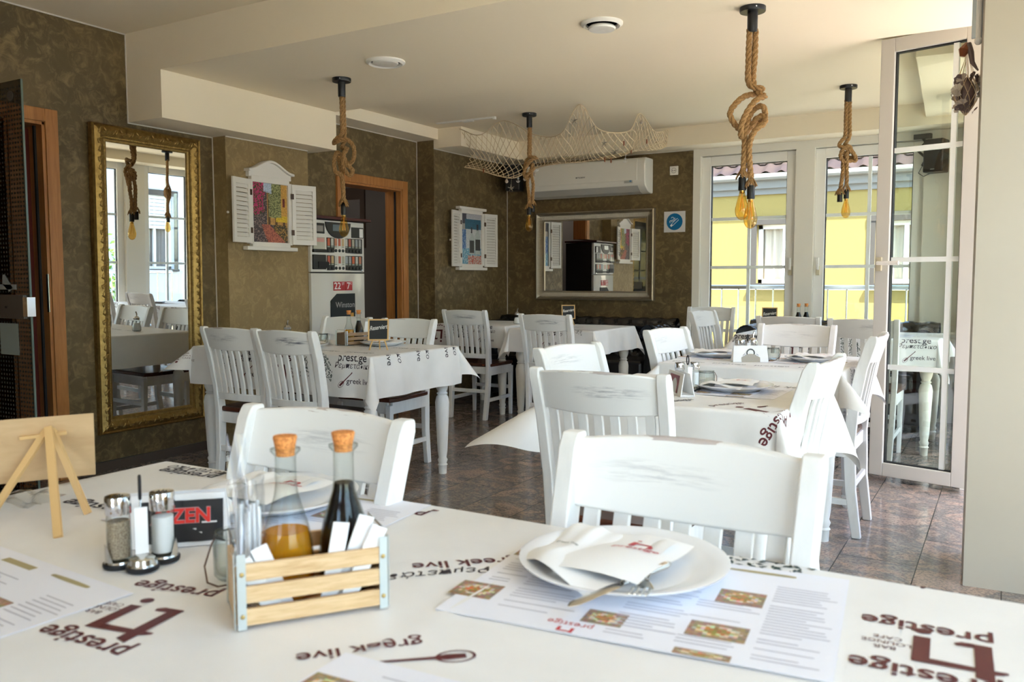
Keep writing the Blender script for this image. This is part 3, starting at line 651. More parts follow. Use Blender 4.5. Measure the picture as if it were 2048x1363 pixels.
# ---- table cloths with printed lettering
class Cloth:
    def __init__(s, name, label, cx, cy, a, b, ov, z=TH, corner=None, wave=.012, seed=0, sides=(1, 1, 1, 1), group='printed tablecloths', flare=.10):
        s.cx, s.cy, s.a, s.b, s.z = cx, cy, a+.004, b+.004, z; s.ov = ov; s.corner = corner or {}; s.wave = wave; s.seed = seed; s.flare = flare
        r = random.Random(seed); s.ph = [r.random()*6.28 for _ in range(8)]; s.ridge = 0; s.rx = 0; s.nm = name; s.label = label; s.group = group
        s.A = (-s.a-ov*sides[0], s.a+ov*sides[1], -s.b-ov*sides[2], s.b+ov*sides[3]); s.txt = []
    def P(s, u, v):
        """u, v in cloth metres from the table centre"""
        px = max(0, abs(u)-s.a); py = max(0, abs(v)-s.b); sx = 1 if u > 0 else -1; sy = 1 if v > 0 else -1
        bx = max(-s.a, min(s.a, u)); by = max(-s.b, min(s.b, v)); Rr = .014
        r = math.hypot(px, py)
        if r < 1e-9:
            return Vector((s.cx+bx, s.cy+by, s.z+.0013+.0010*math.sin(u*17+v*5+s.ph[0])*math.sin(v*13-u*4+s.ph[1])+s.ridge*math.exp(-((u-s.rx-.05*v)/.007)**2)))
        if px > 0 and py > 0:
            ph = math.atan2(py, px); fl, drop = s.corner.get((sx, sy), (.32, 1.0))
            k = math.sin(2*ph); out = s.flare*(1-k)+(s.flare+fl)*k; dirx, diry = math.cos(ph), math.sin(ph)
            wv = s.wave*.8*math.sin(ph*4+s.ph[2])*min(1, r/.12)*k
        else:
            out = s.flare; dirx, diry = (1, 0) if px > 0 else (0, 1); k = 0; drop = 1
            tt = v if px > 0 else u; wv = s.wave*math.sin(tt*11+s.ph[3 if px > 0 else 4])*min(1, r/.15)+s.wave*.5*math.sin(tt*27+s.ph[5])*min(1, r/.15)
            edge = (s.b-abs(v)) if px > 0 else (s.a-abs(u)); wv *= min(1, edge/.1)
        an = min(r/Rr, PI/2); o = Rr*math.sin(an); zz = -Rr*(1-math.cos(an)); rest = max(0, r-Rr*PI/2)
        fl = math.atan(out); o += rest*math.sin(fl)+wv; zz -= rest*math.cos(fl)*drop
        return Vector((s.cx+bx+sx*dirx*o, s.cy+by+sy*diry*o, s.z+.0016+zz))
    def N(s, u, v):
        e = .002; p = s.P(u, v); n = (s.P(u+e, v)-s.P(u-e, v)).cross(s.P(u, v+e)-s.P(u, v-e)); return n.normalized() if n.length > 1e-12 else Vector((0, 0, 1))
    def build(s):
        def lin(a0, a1, lim):
            pts = set(); n = max(4, int((a1-a0)/.022))
            for i in range(n+1): pts.add(round(a0+(a1-a0)*i/n, 5))
            for q in (-lim, lim):
                for d in (0, .004, .009, .014, .019, .024): pts.add(round(q+(d if q > 0 else -d), 5))
            L = sorted(p for p in pts if a0-1e-6 <= p <= a1+1e-6); return L
        us = lin(s.A[0], s.A[1], s.a); vs_ = lin(s.A[2], s.A[3], s.b); m = MB(); w = len(us)
        for v in vs_:
            for u in us: m.v.append(tuple(s.P(u, v)))
        for j in range(len(vs_)-1):
            for i in range(w-1): m.f.append((j*w+i, j*w+i+1, (j+1)*w+i+1, (j+1)*w+i))
        o = obj(s.nm, m, M['cloth'], smooth=True, angle=80); tag(o, s.label, 'tablecloth', s.group); s.o = o
        for nm_, k, mb in s.txt:
            if mb.f: obj(nm_, mb, M[k], o)
        return o
    def put(s, key, poly, u0, v0, rot, size, nm_='printed_word'):
        """poly = (verts, faces) in a unit frame placed on the cloth"""
        vs, fs = poly; mb = MB(); s.txt.append((nm_, key, mb)); ca, sa = math.cos(R(rot)), math.sin(R(rot)); out = []; ok = []
        for x, y in vs:
            u = u0+(x*ca-y*sa)*size; v = v0+(x*sa+y*ca)*size
            ok.append(s.A[0] < u < s.A[1] and s.A[2] < v < s.A[3]); out.append(s.P(u, v)+s.N(u, v)*.0009)
        mb.add(out, [f for f in fs if all(ok[i] for i in f)])
    def text(s, t, u, v, rot, size, key='print_maroon', **k):
        vs, fs = text_mesh(t, 1, **k); s.put(key, (vs, fs), u, v, rot, size)
    def logo(s, u, v, rot, size):
        q = MB(); P2 = lambda pts: q.add([(x, y, 0) for x, y in pts], [tuple(range(len(pts)))])
        P2([(-.42, -.5), (-.20, -.5), (-.20, .62), (-.42, .70)]); P2([(-.58, .30), (-.42, .30), (-.42, .44), (-.58, .36)])
        P2([(-.20, .30), (.56, .30), (.56, .48), (-.20, .44)]); P2([(.34, -.42), (.56, -.42), (.56, .30), (.34, .30)])
        P2([(-.42, -.5), (-.05, -.5), (.05, -.42), (.02, -.34), (-.20, -.36)]); c = [(.45+.12*math.cos(a*PI/6), -.64+.10*math.sin(a*PI/6)) for a in range(12)]; P2(c)
        s.put('print_maroon', ([(x, y) for x, y, z in q.v], q.f), u, v, rot, size, 'printed_logo')
    def block(s, u, v, rot, size):
        """prestige / logo / bar lounge cafe, as printed"""
        ca, sa = math.cos(R(rot)), math.sin(R(rot)); at = lambda x, y: (u+(x*ca-y*sa)*size, v+(x*sa+y*ca)*size)
        s.text('prestige', *at(0, .55), rot, size*.42, bold=.012); s.logo(*at(-.12, -.1), rot, size*.62)
        for i, w_ in enumerate(('BAR', 'LOUNGE', 'CAFE')): s.text(w_, *at(.36, .06-.15*i), rot, size*.12, align='LEFT')
    def block2(s, u, v, rot, size):
        ca, sa = math.cos(R(rot)), math.sin(R(rot)); at = lambda x, y: (u+(x*ca-y*sa)*size, v+(x*sa+y*ca)*size)
        s.text('prestige', *at(.25, .55), rot, size*.38, key='print_dark', bold=.012); s.text('Ρεμπετάδικο', *at(.3, .28), rot, size*.26, key='print_dark', shear=.2)
        s.bouz(*at(-.0, -.18), rot+45, size*.62); s.text('greek live', *at(.55, -.22), rot, size*.26, key='print_dark', bold=.008)
    def bouz(s, u, v, rot, size, key='print_maroon'):
        q = []; n = 20; f = []
        for i in range(n):
            a = 2*PI*i/n; rr = .17+.03*math.cos(a); q += [(-.38+rr*1.25*math.cos(a), rr*.8*math.sin(a)), (-.38+(rr-.02)*1.2*math.cos(a), (rr-.02)*.78*math.sin(a))]
        f = [(2*i, 2*((i+1) % n), 2*((i+1) % n)+1, 2*i+1) for i in range(n)]; k = len(q)
        q += [(-.45, -.05), (-.25, -.06), (-.12, -.03), (.42, -.022), (.55, -.03), (.58, .03), (.42, .022), (-.12, .03), (-.25, .06), (-.45, .05)]; f.append(tuple(range(k, k+10)))
        s.put(key, (q, f), u, v, rot, size, 'printed_lute')
    def tree(s, u, v, rot, size, seed=1):
        r = random.Random(seed); q = []; f = []
        def tri(pts):
            n = len(q); q.extend(pts); f.append(tuple(range(n, n+len(pts))))
        tri([(-.05, -.5), (.10, -.5), (.05, -.3), (.07, -.12), (-.02, -.1), (-.04, -.3)])
        for a in range(7):
            an = R(25+a*21); x1, y1 = .35*math.cos(an), -.1+.42*math.sin(an); nx, ny = -.012*math.sin(an), .012*math.cos(an); tri([(-nx, -.12-ny), (x1-nx*.3, y1-ny*.3), (x1+nx*.3, y1+ny*.3), (nx, -.12+ny)])
        for _ in range(230):
            a = r.random()*PI*1.15-.25; rr = .18+.34*r.random()**.6; x, y = rr*math.cos(a), -.05+rr*math.sin(a)*1.05; b_ = r.random()*6.28; l = .028; w_ = .012
            c_, s_ = math.cos(b_), math.sin(b_); tri([(x-l*c_, y-l*s_), (x+w_*s_, y-w_*c_), (x+l*c_, y+l*s_), (x-w_*s_, y+w_*c_)])
        s.put('print_green', (q, f), u, v, rot, size, 'printed_tree')

# left table
make_table('white table with turned legs carrying the crate of oil bottles, beside the gilt mirror', -3.59, 3.825, .695, .395)
c = Cloth('tablecloth', 'printed white cloth on the long left table, two chairs in front of it', -3.59, 3.825, .695, .395, .235, corner={(-1, -1): (.75, .62), (1, 1): (.45, .75)}, seed=3)
vy = -.395-.115
c.block(-.80, vy+.03, 0, .155); c.tree(-.42, vy-.0, 0, .23); c.block2(-.20, vy, 0, .165); c.block(.06, vy, 0, .155); c.tree(.33, vy, 0, .23, 4); c.block2(.54, vy+.0, 0, .165)
for i, v_ in enumerate((-.27, .0, .27)): c.text('live', .68+.05, v_, 0, .055, key='print_dark', bold=.008); c.text('ικο', .68+.045, v_+.085, 0, .050, key='print_dark', shear=.2)
for i in range(5): c.text('prestige', -.5+.25*i, -.25, 0, .06, key='print_dark'); c.text('greek live', -.45+.25*i, .1, 0, .05, key='print_dark')
c.build()
# back tables in front of the black sofa
make_table('white table under the bottle picture, left one of the pair before the black sofa', -4.12, 6.60, .37, .385, True)
c = Cloth('tablecloth', 'printed white cloth of the back table under the bottle picture', -4.12, 6.60, .37, .385, .20, seed=5, sides=(.3, 1, 1, 1))
c.block(-.30, -.385-.09, 0, .15); c.tree(-.10, -.49, 0, .2, 6); c.block2(.13, -.49, 0, .15); c.build()
make_table('cream table in front of the silver mirror, next to the sofa arm', -3.16, 6.36, .375, .40, True)
c = Cloth('tablecloth', 'creased white cloth of the back table below the silver mirror', -3.16, 6.36, .375, .40, .20, seed=8, wave=.016)
c.block2(-.05, -.49, 0, .15); c.tree(.2, -.42, 0, .16, 8); c.text('greek live', .28, -.30, -20, .05, key='print_dark'); c.text('prestige', 0, 0, 0, .06, key='print_dark'); c.build()
# right row
make_table('white table nearest the open glass leaf, under the cloth with the long drooping corner', -.98, 2.98, .385, .395)
c = Cloth('tablecloth', 'white cloth with a long corner hanging out over the aisle', -.98, 2.98, .385, .395, .27, corner={(-1, -1): (1.25, .72), (1, -1): (.25, .9)}, seed=11)
c.logo(-.10, -.30, 185, .09); c.logo(.35, -.33, 240, .12); c.text('prestige', .395, -.43, 240, .055, bold=.012); c.text('prestige', .20, -.30, 60, .045); c.text('prestige', -.20, -.28, 60, .045, key='print_dark'); c.text('prestige', .03, -.30, 60, .045, key='print_dark')
c.text('prestige', -.1, .22, 30, .07, key='print_dark'); c.text('greek live', .28, .24, 170, .06, key='print_dark'); c.build()
make_table('white table carrying the upright white sachet holder, second from the viewer', -1.04, 4.27, .41, .385)
c = Cloth('tablecloth', 'wrinkled white cloth of the second table, a loose corner sticking out at its right', -1.04, 4.27, .41, .385, .20, corner={(1, -1): (.8, .8), (-1, -1): (.6, .6)}, seed=15, wave=.016)
for i in range(4): c.text('prestige', -.3+.2*i, -.30, 0, .05, key='print_dark')
c.tree(.41+.05, -.1, -90, .2, 3); c.text('prestige', .41+.06, .15, -90, .07, key='print_dark'); c.build()
make_table('cream table beside the windows in front of the second black sofa', -1.06, 6.55, .66, .39, True)
c = Cloth('tablecloth', 'white cloth reading prestige at both ends of the window side table', -1.06, 6.55, .66, .39, .22, corner={(-1, -1): (.9, .9), (1, 1): (.5, .8)}, seed=18)
c.block2(-.62, -.50, 0, .15); c.block2(.50, -.49, 0, .15); c.block(-.2, -.5, 0, .15); c.tree(.1, -.5, 0, .2)
for i in range(4): c.text('greek live', -.4+.28*i, -.1, 0, .05, key='print_dark')
c.build()
# the window table in front: two tables pushed together under one cloth
make_table('white table under the left half of the big window cloth', -1.1875, .785, .4275, .42)
make_table('white table under the right half of the big window cloth', -.2575, .785, .4975, .42)
FX, FY = -.68, .785
c = Cloth('tablecloth', 'large white cloth with maroon prestige logos covering the window table', FX, FY, .935, .42, .2, seed=21)
c.ridge = .0035; c.rx = .095
def fg(x, y): return (x-FX, y-FY)
c.text('prestige', *fg(-.070, 1.066), 183, .044, bold=.014); c.logo(*fg(-.034, 1.008), 183, .080)
for i, w_ in enumerate(('BAR', 'LOUNGE', 'CAFE')): c.text(w_, *fg(-.105, .988+.014*i), 183, .013, align='CENTER')
c.text('prestige', *fg(-.062, .938), 183, .046, bold=.014); c.text('prestige', *fg(-.058, 1.222), 183, .046, bold=.014)
c.text('prestige', *fg(-.892, .548), 184, .044, bold=.014); c.logo(*fg(-.888, .618), 190, .080)
for i, w_ in enumerate(('BAR', 'LOUNGE', 'CAFE')): c.text(w_, *fg(-.958, .606+.014*i), 188, .013)
c.text('prestige', *fg(-.936, .706), 190, .042, bold=.012)
c.text('prestige', *fg(-.930, 1.152), 182, .044, bold=.014); c.logo(*fg(-.900, 1.212), 182, .080)
c.text('greek live', *fg(-.602, .690), 229, .036, bold=.01); c.bouz(*fg(-.530, .706), 221, .105)
c.text('greek live', *fg(-.66, .985), 222, .040, bold=.01); c.text('Ρεμπετάδικο', *fg(-.685, .920), 222, .032, key='print_dark', shear=.2)
c.text('prestige', *fg(-1.40, .900), 185, .055, key='print_dark', bold=.012); c.text('greek live', *fg(-1.33, 1.0), 190, .045, key='print_dark'); c.text('prestige', *fg(-1.48, 1.155), 185, .05, key='print_dark', bold=.01); c.text('Ρεμπετάδικο', *fg(-1.45, 1.19), 185, .04, key='print_dark', shear=.2)
c.tree(*fg(-.33, 1.262), 180, .24, 12); 
c.tree(*fg(-1.2, 1.17), 180, .2, 13)
FGC = c.build()

# ---- buttoned black leather sofas
def chesterfield(label, loc, rotz, L, depth=.78, H=.82, arm_l=True, arm_r=True):
    t = thing('chesterfield_sofa', label, 'sofa', loc, rotz, 'black buttoned leather sofas')
    D = .14; Wd = L
    def tuft(u, v, su, sv):
        """button dimple depth for a diamond grid; u,v metres"""
        a = u/su; b = v/sv; row = round(b); best = 9
        for rr in (row-1, row, row+1):
            off_ = .5 if rr % 2 else 0; cc = round(a-off_)+off_; best = min(best, math.hypot((a-cc)*su, (b-rr)*sv))
        d1 = abs(((a+b*.5) % 1)-.5)*2; d2 = abs(((a-b*.5) % 1)-.5)*2
        return -.028*math.exp(-(best/.028)**2)-.010*(math.exp(-((1-d1)/.13)**2)+math.exp(-((1-d2)/.13)**2))*.6
    rr = .085
    prof = []
    # back: front face up, over the roll, down the rear
    for k in range(10): prof.append((.19-.012*k/9+.0, .30+(H-rr*1.6-.30)*k/9, (1, .2)))
    for k in range(13):
        a = R(-20+k*250/12); prof.append((.13+rr*math.cos(a)*1.0, H-rr+rr*math.sin(a), (math.cos(a), math.sin(a))))
    prof.append((.03, .30, (-1, 0)))
    def fold(P, Ln, n, place):
        acc = [0]
        for i in range(1, len(P)): acc.append(acc[-1]+math.hypot(P[i][0]-P[i-1][0], P[i][1]-P[i-1][1]))
        def sf(u, v):
            f = v*(len(P)-1); i = min(int(f), len(P)-2); w = f-i; a, b = P[i], P[i+1]
            x = u*Ln; d = tuft(x, acc[i]+(acc[i+1]-acc[i])*w, .15, .10)
            nx = a[2][0]+(b[2][0]-a[2][0])*w; nz = a[2][1]+(b[2][1]-a[2][1])*w
            return place(x, a[0]+(b[0]-a[0])*w+nx*d, a[1]+(b[1]-a[1])*w+nz*d)
        return MB().grid(sf, n, 66)
    obj('backrest', fold(prof, L, int(L/.02), lambda x, y, z: Vector((x-L/2, y-.0, z)) if False else Vector((x-L/2, depth/2-y, z))), M['leather'], t, smooth=True, angle=80)
    for s_, on in ((-1, arm_l), (1, arm_r)):
        if not on: continue
        P = [(.17, .30+(H-.04-rr*1.6-.30)*k/6, (1, .2)) for k in range(7)]+[(.13+rr*math.cos(R(-20+k*250/12)), H-.04-rr+rr*math.sin(R(-20+k*250/12)), (math.cos(R(-20+k*250/12)), math.sin(R(-20+k*250/12)))) for k in range(13)]+[(.04, .30, (-1, 0)), (.04, .06, (-1, 0))]
        a_ = fold(P, depth-.04, int(depth/.02), lambda x, y, z, s_=s_: Vector((s_*(L/2+.05-y), depth/2-.05-x, z)))
        am = obj('armrest', a_, M['leather'], t, smooth=True, angle=80)
        fr = MB(); pts = [(p[0], p[1]) for p in P]+[(.17, .06)]
        fr.add([(s_*(L/2+.05-x), -depth/2+.0, z) for x, z in pts], [tuple(range(len(pts)))])
        obj('arm_front', fr, M['leather'], am)
    obj('base', MB().box(-L/2+.01, -depth/2+.02, .06, L/2-.01, depth/2-.08, .30), M['leather'], t, bevel=.01)
    n = max(1, round((L-.3)/.62))
    for i in range(n):
        w = (L-.26)/n; x0 = -L/2+.13+i*w
        obj('seat_cushion', MB().box(x0+.004, -depth/2-.01, .30, x0+w-.004, depth/2-.18, .45), M['leather'], t, bevel=.035, bseg=4)
    for sx in (-1, 1):
        for sy in (-1, 1): obj('foot', MB().lathe([(.02, 0), (.03, .03), (.025, .06)], (sx*(L/2-.08), sy*(depth/2-.12), 0), 12), M['black'], t, smooth=True)
    return t
chesterfield('long black buttoned leather sofa along the brown wall under the silver mirror', (-3.62, 7.36, 0), 0, 1.90, depth=.66)
chesterfield('black buttoned leather sofa in front of the back windows, sunlit arm', (-1.22, 7.36, 0), 0, 1.50, depth=.62, H=.84)
# ================================================================ ON THE WALLS AND CEILING
random.seed(11)
# ---- gilt mirror on the left wall (leans out a little at the top)
t = thing('gilt_mirror', 'tall mirror in a carved antique gold frame on the left wall', 'mirror', (XL+.004, 3.508, 1.18))
gw, gh = .785, 1.90     # outer
def framebars(w, h, prof, xf):
    """mitred frame; prof = list of (inset, height off wall)"""
    m = MB(); cs = [(-1, -1), (1, -1), (1, 1), (-1, 1)]
    for k in range(4):
        a, b = cs[k], cs[(k+1) % 4]; vs = []
        for c in (a, b):
            for ins, d in prof: vs.append(xf(c[0]*(w/2-ins), c[1]*(h/2-ins), d))
        n = len(prof); m.add(vs, [(i, i+1, n+i+1, n+i) for i in range(n-1)])
    return m
xf = lambda a, b, d: Vector((d, a, b))
obj('frame', framebars(gw, gh, [(0, 0), (0, .035), (.008, .045), (.016, .038), (.020, .040), (.045, .052), (.068, .040), (.074, .036), (.084, .036), (.088, .026), (.100, .022), (.104, .012)], xf), M['gold'], t, smooth=True, angle=30)
orn = MB()
def leaf(cy, cz, ang, s):
    Rm = Matrix.Rotation(ang, 4, 'X')
    for dx, dy, l, w_, aa in ((0, 0, .021, .008, .5), (.006, .012, .016, .006, -.6), (-.004, -.013, .016, .006, .9)):
        q = Rm @ Vector((0, dx*s, dy*s)); orn.ball((.050, cy+q.y, cz+q.z), .006, w_, l, 6, 4, Matrix.Rotation(ang+aa*s, 4, 'X'))
n = 0
for k in range(34):
    z = -gh/2+.045+(gh-.09)*k/33
    for sy in (-1, 1): leaf(sy*(gw/2-.045), z, .35*(1 if k % 2 else -1), sy)
for k in range(12):
    y = -gw/2+.09+(gw-.18)*k/11
    for sz in (-1, 1): leaf(y, sz*(gh/2-.045), PI/2+.35*(1 if k % 2 else -1), sz)
obj('carved_leaves', orn, M['gold'], t, smooth=True)
bd = MB()
for k in range(110):
    z = -gh/2+.085+(gh-.17)*k/109
    for sy in (-1, 1): bd.ball((.036, sy*(gw/2-.079), z), .004, .004, .005, 5, 3)
for k in range(42):
    y = -gw/2+.085+(gw-.17)*k/41
    for sz in (-1, 1): bd.ball((.036, y, sz*(gh/2-.079)), .004, .005, .004, 5, 3)
obj('bead_moulding', bd, M['gold'], t)
obj('mirror_glass', MB().box(.004, -gw/2+.10, -gh/2+.10, .013, gw/2-.10, gh/2-.10), M['mirror'], t)
t.rotation_euler = (0, R(.9), 0)
# ---- silver mirror on the back wall
t = thing('silver_mirror', 'wide mirror in a ribbed champagne silver frame on the back wall', 'mirror', (-3.60, 7.716, 1.417))
sw_, sh_ = 1.29, .885; xf = lambda a, b, d: Vector((a, -d, b))
obj('frame', framebars(sw_, sh_, [(0, 0), (0, .050), (.012, .055), (.018, .048), (.030, .030), (.055, .018), (.070, .018), (.076, .026), (.088, .024), (.090, .010)], xf), M['silver'], t, smooth=True, angle=30)
rb = MB()
def rib(a, b, horiz):
    for (i0, d0), (i1, d1) in (((.018, .050), (.034, .032)), ((.034, .032), (.072, .021))):
        if horiz: y0, y1 = (b-(1 if b > 0 else -1)*i0), (b-(1 if b > 0 else -1)*i1); rb.tube([(a, -d0, y0), (a, -d1, y1)], .0034, 4, False)
        else: x0_, x1_ = (a-(1 if a > 0 else -1)*i0), (a-(1 if a > 0 else -1)*i1); rb.tube([(x0_, -d0, b), (x1_, -d1, b)], .0034, 4, False)
for k in range(106): [rib(-sw_/2+.05+(sw_-.1)*k/105, s_*sh_/2, True) for s_ in (-1, 1)]
for k in range(70): [rib(s_*sw_/2, -sh_/2+.05+(sh_-.1)*k/69, False) for s_ in (-1, 1)]
obj('ribbing', rb, M['silver'], t)
obj('mirror_glass', MB().box(-sw_/2+.088, -.014, -sh_/2+.088, sw_/2-.088, -.006, sh_/2-.088), M['mirror'], t)
# ---- air conditioner
t = thing('air_conditioner', 'long white wall air conditioner above the silver mirror', 'air conditioner', (-3.625, 7.716, 2.165))
pr = [(0, -.165), (-.05, -.165), (-.12, -.15), (-.195, -.10), (-.21, -.06), (-.212, .10), (-.20, .145), (-.17, .162), (0, .165)]
obj('housing', MB().prism(pr, -.64, .64, lambda y, z, x: (x, y, z)), M['ac'], t, bevel=.012, bseg=3)
obj('front_panel', MB().prism([(-.207, -.055), (-.216, -.05), (-.218, .10), (-.204, .15), (-.19, .15)], -.632, .56, lambda y, z, x: (x, y, z)), M['ac'], t, bevel=.003)
obj('air_flap', MB().prism([(-.07, -.166), (-.125, -.152), (-.192, -.105), (-.196, -.10), (-.19, -.098), (-.12, -.148), (-.07, -.162)], -.60, .56, lambda y, z, x: (x, y, z)), M['ac2'], t)
vs, fs = text_mesh('▲ MITSUBISHI', .02, bold=.01) if False else text_mesh('MITSUBISHI', .020, bold=.01)
obj('maker_lettering', MB().add([(x-.03, -.2185, z+.005) for x, z in vs], fs), M['rubber'], t)
obj('display_window', MB().box(.43, -.2145, -.075, .52, -.208, -.040), M['ac2'], t)
obj('indicator', MB().box(.485, -.216, -.065, .505, -.2135, -.050), mat('blue_label', (.12, .24, .38), .4), t)
# ---- wall socket and no smoking sign
t = thing('wall_socket', 'small cream wall socket between the air conditioner and the windows', 'socket', (-2.775, 7.716, 2.205))
obj('plate', MB().box(-.042, -.010, -.042, .042, 0, .042), M['ac'], t, bevel=.005)
obj('socket_well', MB().lathe([(.026, 0), (.024, .004), (.021, -.001)], seg=18, M=Matrix.Translation((0, -.011, 0)) @ Matrix.Rotation(PI/2, 4, 'X'), caps=False), M['ac2'], t, smooth=True)
for s_ in (-1, 1): obj('pin_hole', MB().lathe([(.0045, 0), (.0045, .003)], seg=8, M=Matrix.Translation((s_*.010, -.010, 0)) @ Matrix.Rotation(PI/2, 4, 'X')), M['black'], t)
t = thing('smoking_sign', 'square white sign with a blue disc and cigarette symbol', 'sign', (-2.765, 7.717, 1.725))
obj('card', MB().box(-.105, -.003, -.098, .105, 0, .098), mat('sign_card', (.66, .64, .64), .5), t)
obj('blue_disc', MB().lathe([(.079, 0), (.079, .001)], seg=40, M=Matrix.Translation((0, -.0032, 0)) @ Matrix.Rotation(PI/2, 4, 'X')), M['blue_sign'], t)
sg = MB(); ca, sa = math.cos(R(42)), math.sin(R(42))
def sq(pts, r_=.0028, closed=False): sg.tube([(x, -.0048, z) for x, z in pts], r_, 5, closed=closed)
rotp = lambda x, z: (x*ca-z*sa, x*sa+z*ca-.006)
sq([rotp(-.030, -.011), rotp(.046, -.011), rotp(.046, .009), rotp(-.030, .009)], closed=True)
sg.add([(p[0], -.0050, p[1]) for p in (rotp(-.052, -.011), rotp(-.030, -.011), rotp(-.030, .009), rotp(-.052, .009))], [(0, 1, 2, 3)])
sq([(-.044, -.012), (-.048, .006), (-.036, .014), (-.016, .016), (-.005, .028), (-.012, .042), (-.026, .043), (-.032, .034)]); sq([(-.033, -.002), (-.034, .004), (-.012, .006), (.004, .020), (.002, .038)])
obj('cigarette_symbol', sg, M['white_print'], t)
# ---- loudspeakers
def speaker(label, loc, rotz, br):
    t = thing('loudspeaker', label, 'speaker', loc, rotz)
    obj('cabinet', MB().box(-.075, -.08, -.13, .075, .07, .13), M['black'], t, bevel=.010, bseg=3)
    obj('grille', MB().box(-.066, -.086, -.12, .066, -.079, .12), M['black_matte'], t, bevel=.004)
    vs, fs = text_mesh('BOSE', .012, bold=.01) if False else ([], [])
    obj('badge', MB().box(-.015, -.0872, -.112, .015, -.086, -.106), M['ac2'], t)
    b = MB(); b.tube([(0, .06, 0), (br[0]*.5, .10, .02), (br[0], br[1], .07)], .014, 8); b.box(br[0]-.02, br[1]-.02, .02, br[0]+.02, br[1]+.0, .14)
    obj('bracket', b, M['black'], t); return t
speaker('small black speaker in the back corner above the pictures, behind the net', (-4.40, 7.50, 2.21), R(12), (-.05, .19))
t = speaker('black speaker hanging on the pale strip between the back windows, seen through the glass leaf', (-.545, 7.60, 2.16), R(-14), (-.09, .11))
obj('swivel_arm', MB().tube([(-.16, .09, .19), (-.10, .06, .13), (-.15, .02, .06), (-.09, .04, .0), (-.12, .05, -.06)], .013, 8).box(-.20, .06, .16, -.07, .11, .20), M['black'], t, smooth=True)
obj('cable', MB().tube([(-.12, .05, -.06), (-.14, .02, -.12), (-.10, .02, -.15), (-.06, .04, -.13)], .003, 5), M['black'], t)
# ---- shuttered window pictures
def col_street(u, v):
    r = random.random
    n = .75+.5*r()
    if v > .86-.12*abs(u-.3) and .32 < u < .55: c = (.42, .50, .62)
    elif u < .42+.12*math.sin(v*7) and v > .50-.25*(.3-u): c = (.42, .03, .12) if r() < .62*(1-abs(v-.75)) else (.05, .06, .02)
    elif .46 < u < .82 and v > .42+.1*abs(u-.6): c = (.30, .31, .13) if r() < .6 else (.10, .11, .04)
    elif u > .80 and v > .46: c = (.55, .30, .06) if not (.86 < u < .93 and .62 < v < .76) else (.12, .01, .01)
    elif u > .66 and .36 < v < .47: c = (.62, .42, .03)
    elif u > .42 and v > .30: c = (.48, .26, .07) if (int(u*14) % 3) else (.10, .05, .02)
    elif v < .30 and u > .25+.6*(.28-v) and u < .95-1.6*v: c = (.42, .13, .08) if r() < .7 else (.22, .06, .05)
    elif u > .6: c = (.36, .20, .05) if r() < .35 else (.05, .04, .02)
    else: c = (.06, .045, .05) if r() < .75 else (.25, .18, .16)
    return tuple(x*n for x in c)
def col_bottles(u, v):
    r = random.random; n = .85+.3*r()
    def bot(cx, w, top, lab):
        x = abs(u-cx)
        if v > top or v < .20: return None
        if v > top-.12: return (.02, .02, .03) if x < w*.28 else None
        ww = w*min(1, .3+(top-.12-v)*6)
        if x < ww:
            if lab[0] < v < lab[1] and x < ww*.9: return (.02, .018, .02)
            return (.42, .47, .46)
        return None
    for q in ((.52, .13, .74, (.22, .48)), (.82, .14, .80, (.27, .50))):
        c = bot(*q)
        if c: return tuple(x*n for x in c)
    if v < .17 and u > .32: c = (.50, .42, .38) if r() < .55 else (.45, .07, .03)
    elif v > .90 and u > .25: c = (.42, .42, .46)
    elif .70 < v <= .90 and u > .18: c = (.02, .10, .17)
    elif u < .24 and v > .68: c = (.05, .05, .07) if v > .8 else (.35, .33, .30)
    elif u < .22 and .3 < v < .68: c = (.04, .12, .32) if r() < .7 else (.25, .36, .5)
    elif v < .32: c = (.12, .30, .42) if r() < .8 else (.5, .6, .65)
    else: c = (.52, .54, .55)
    return tuple(x*n for x in c)
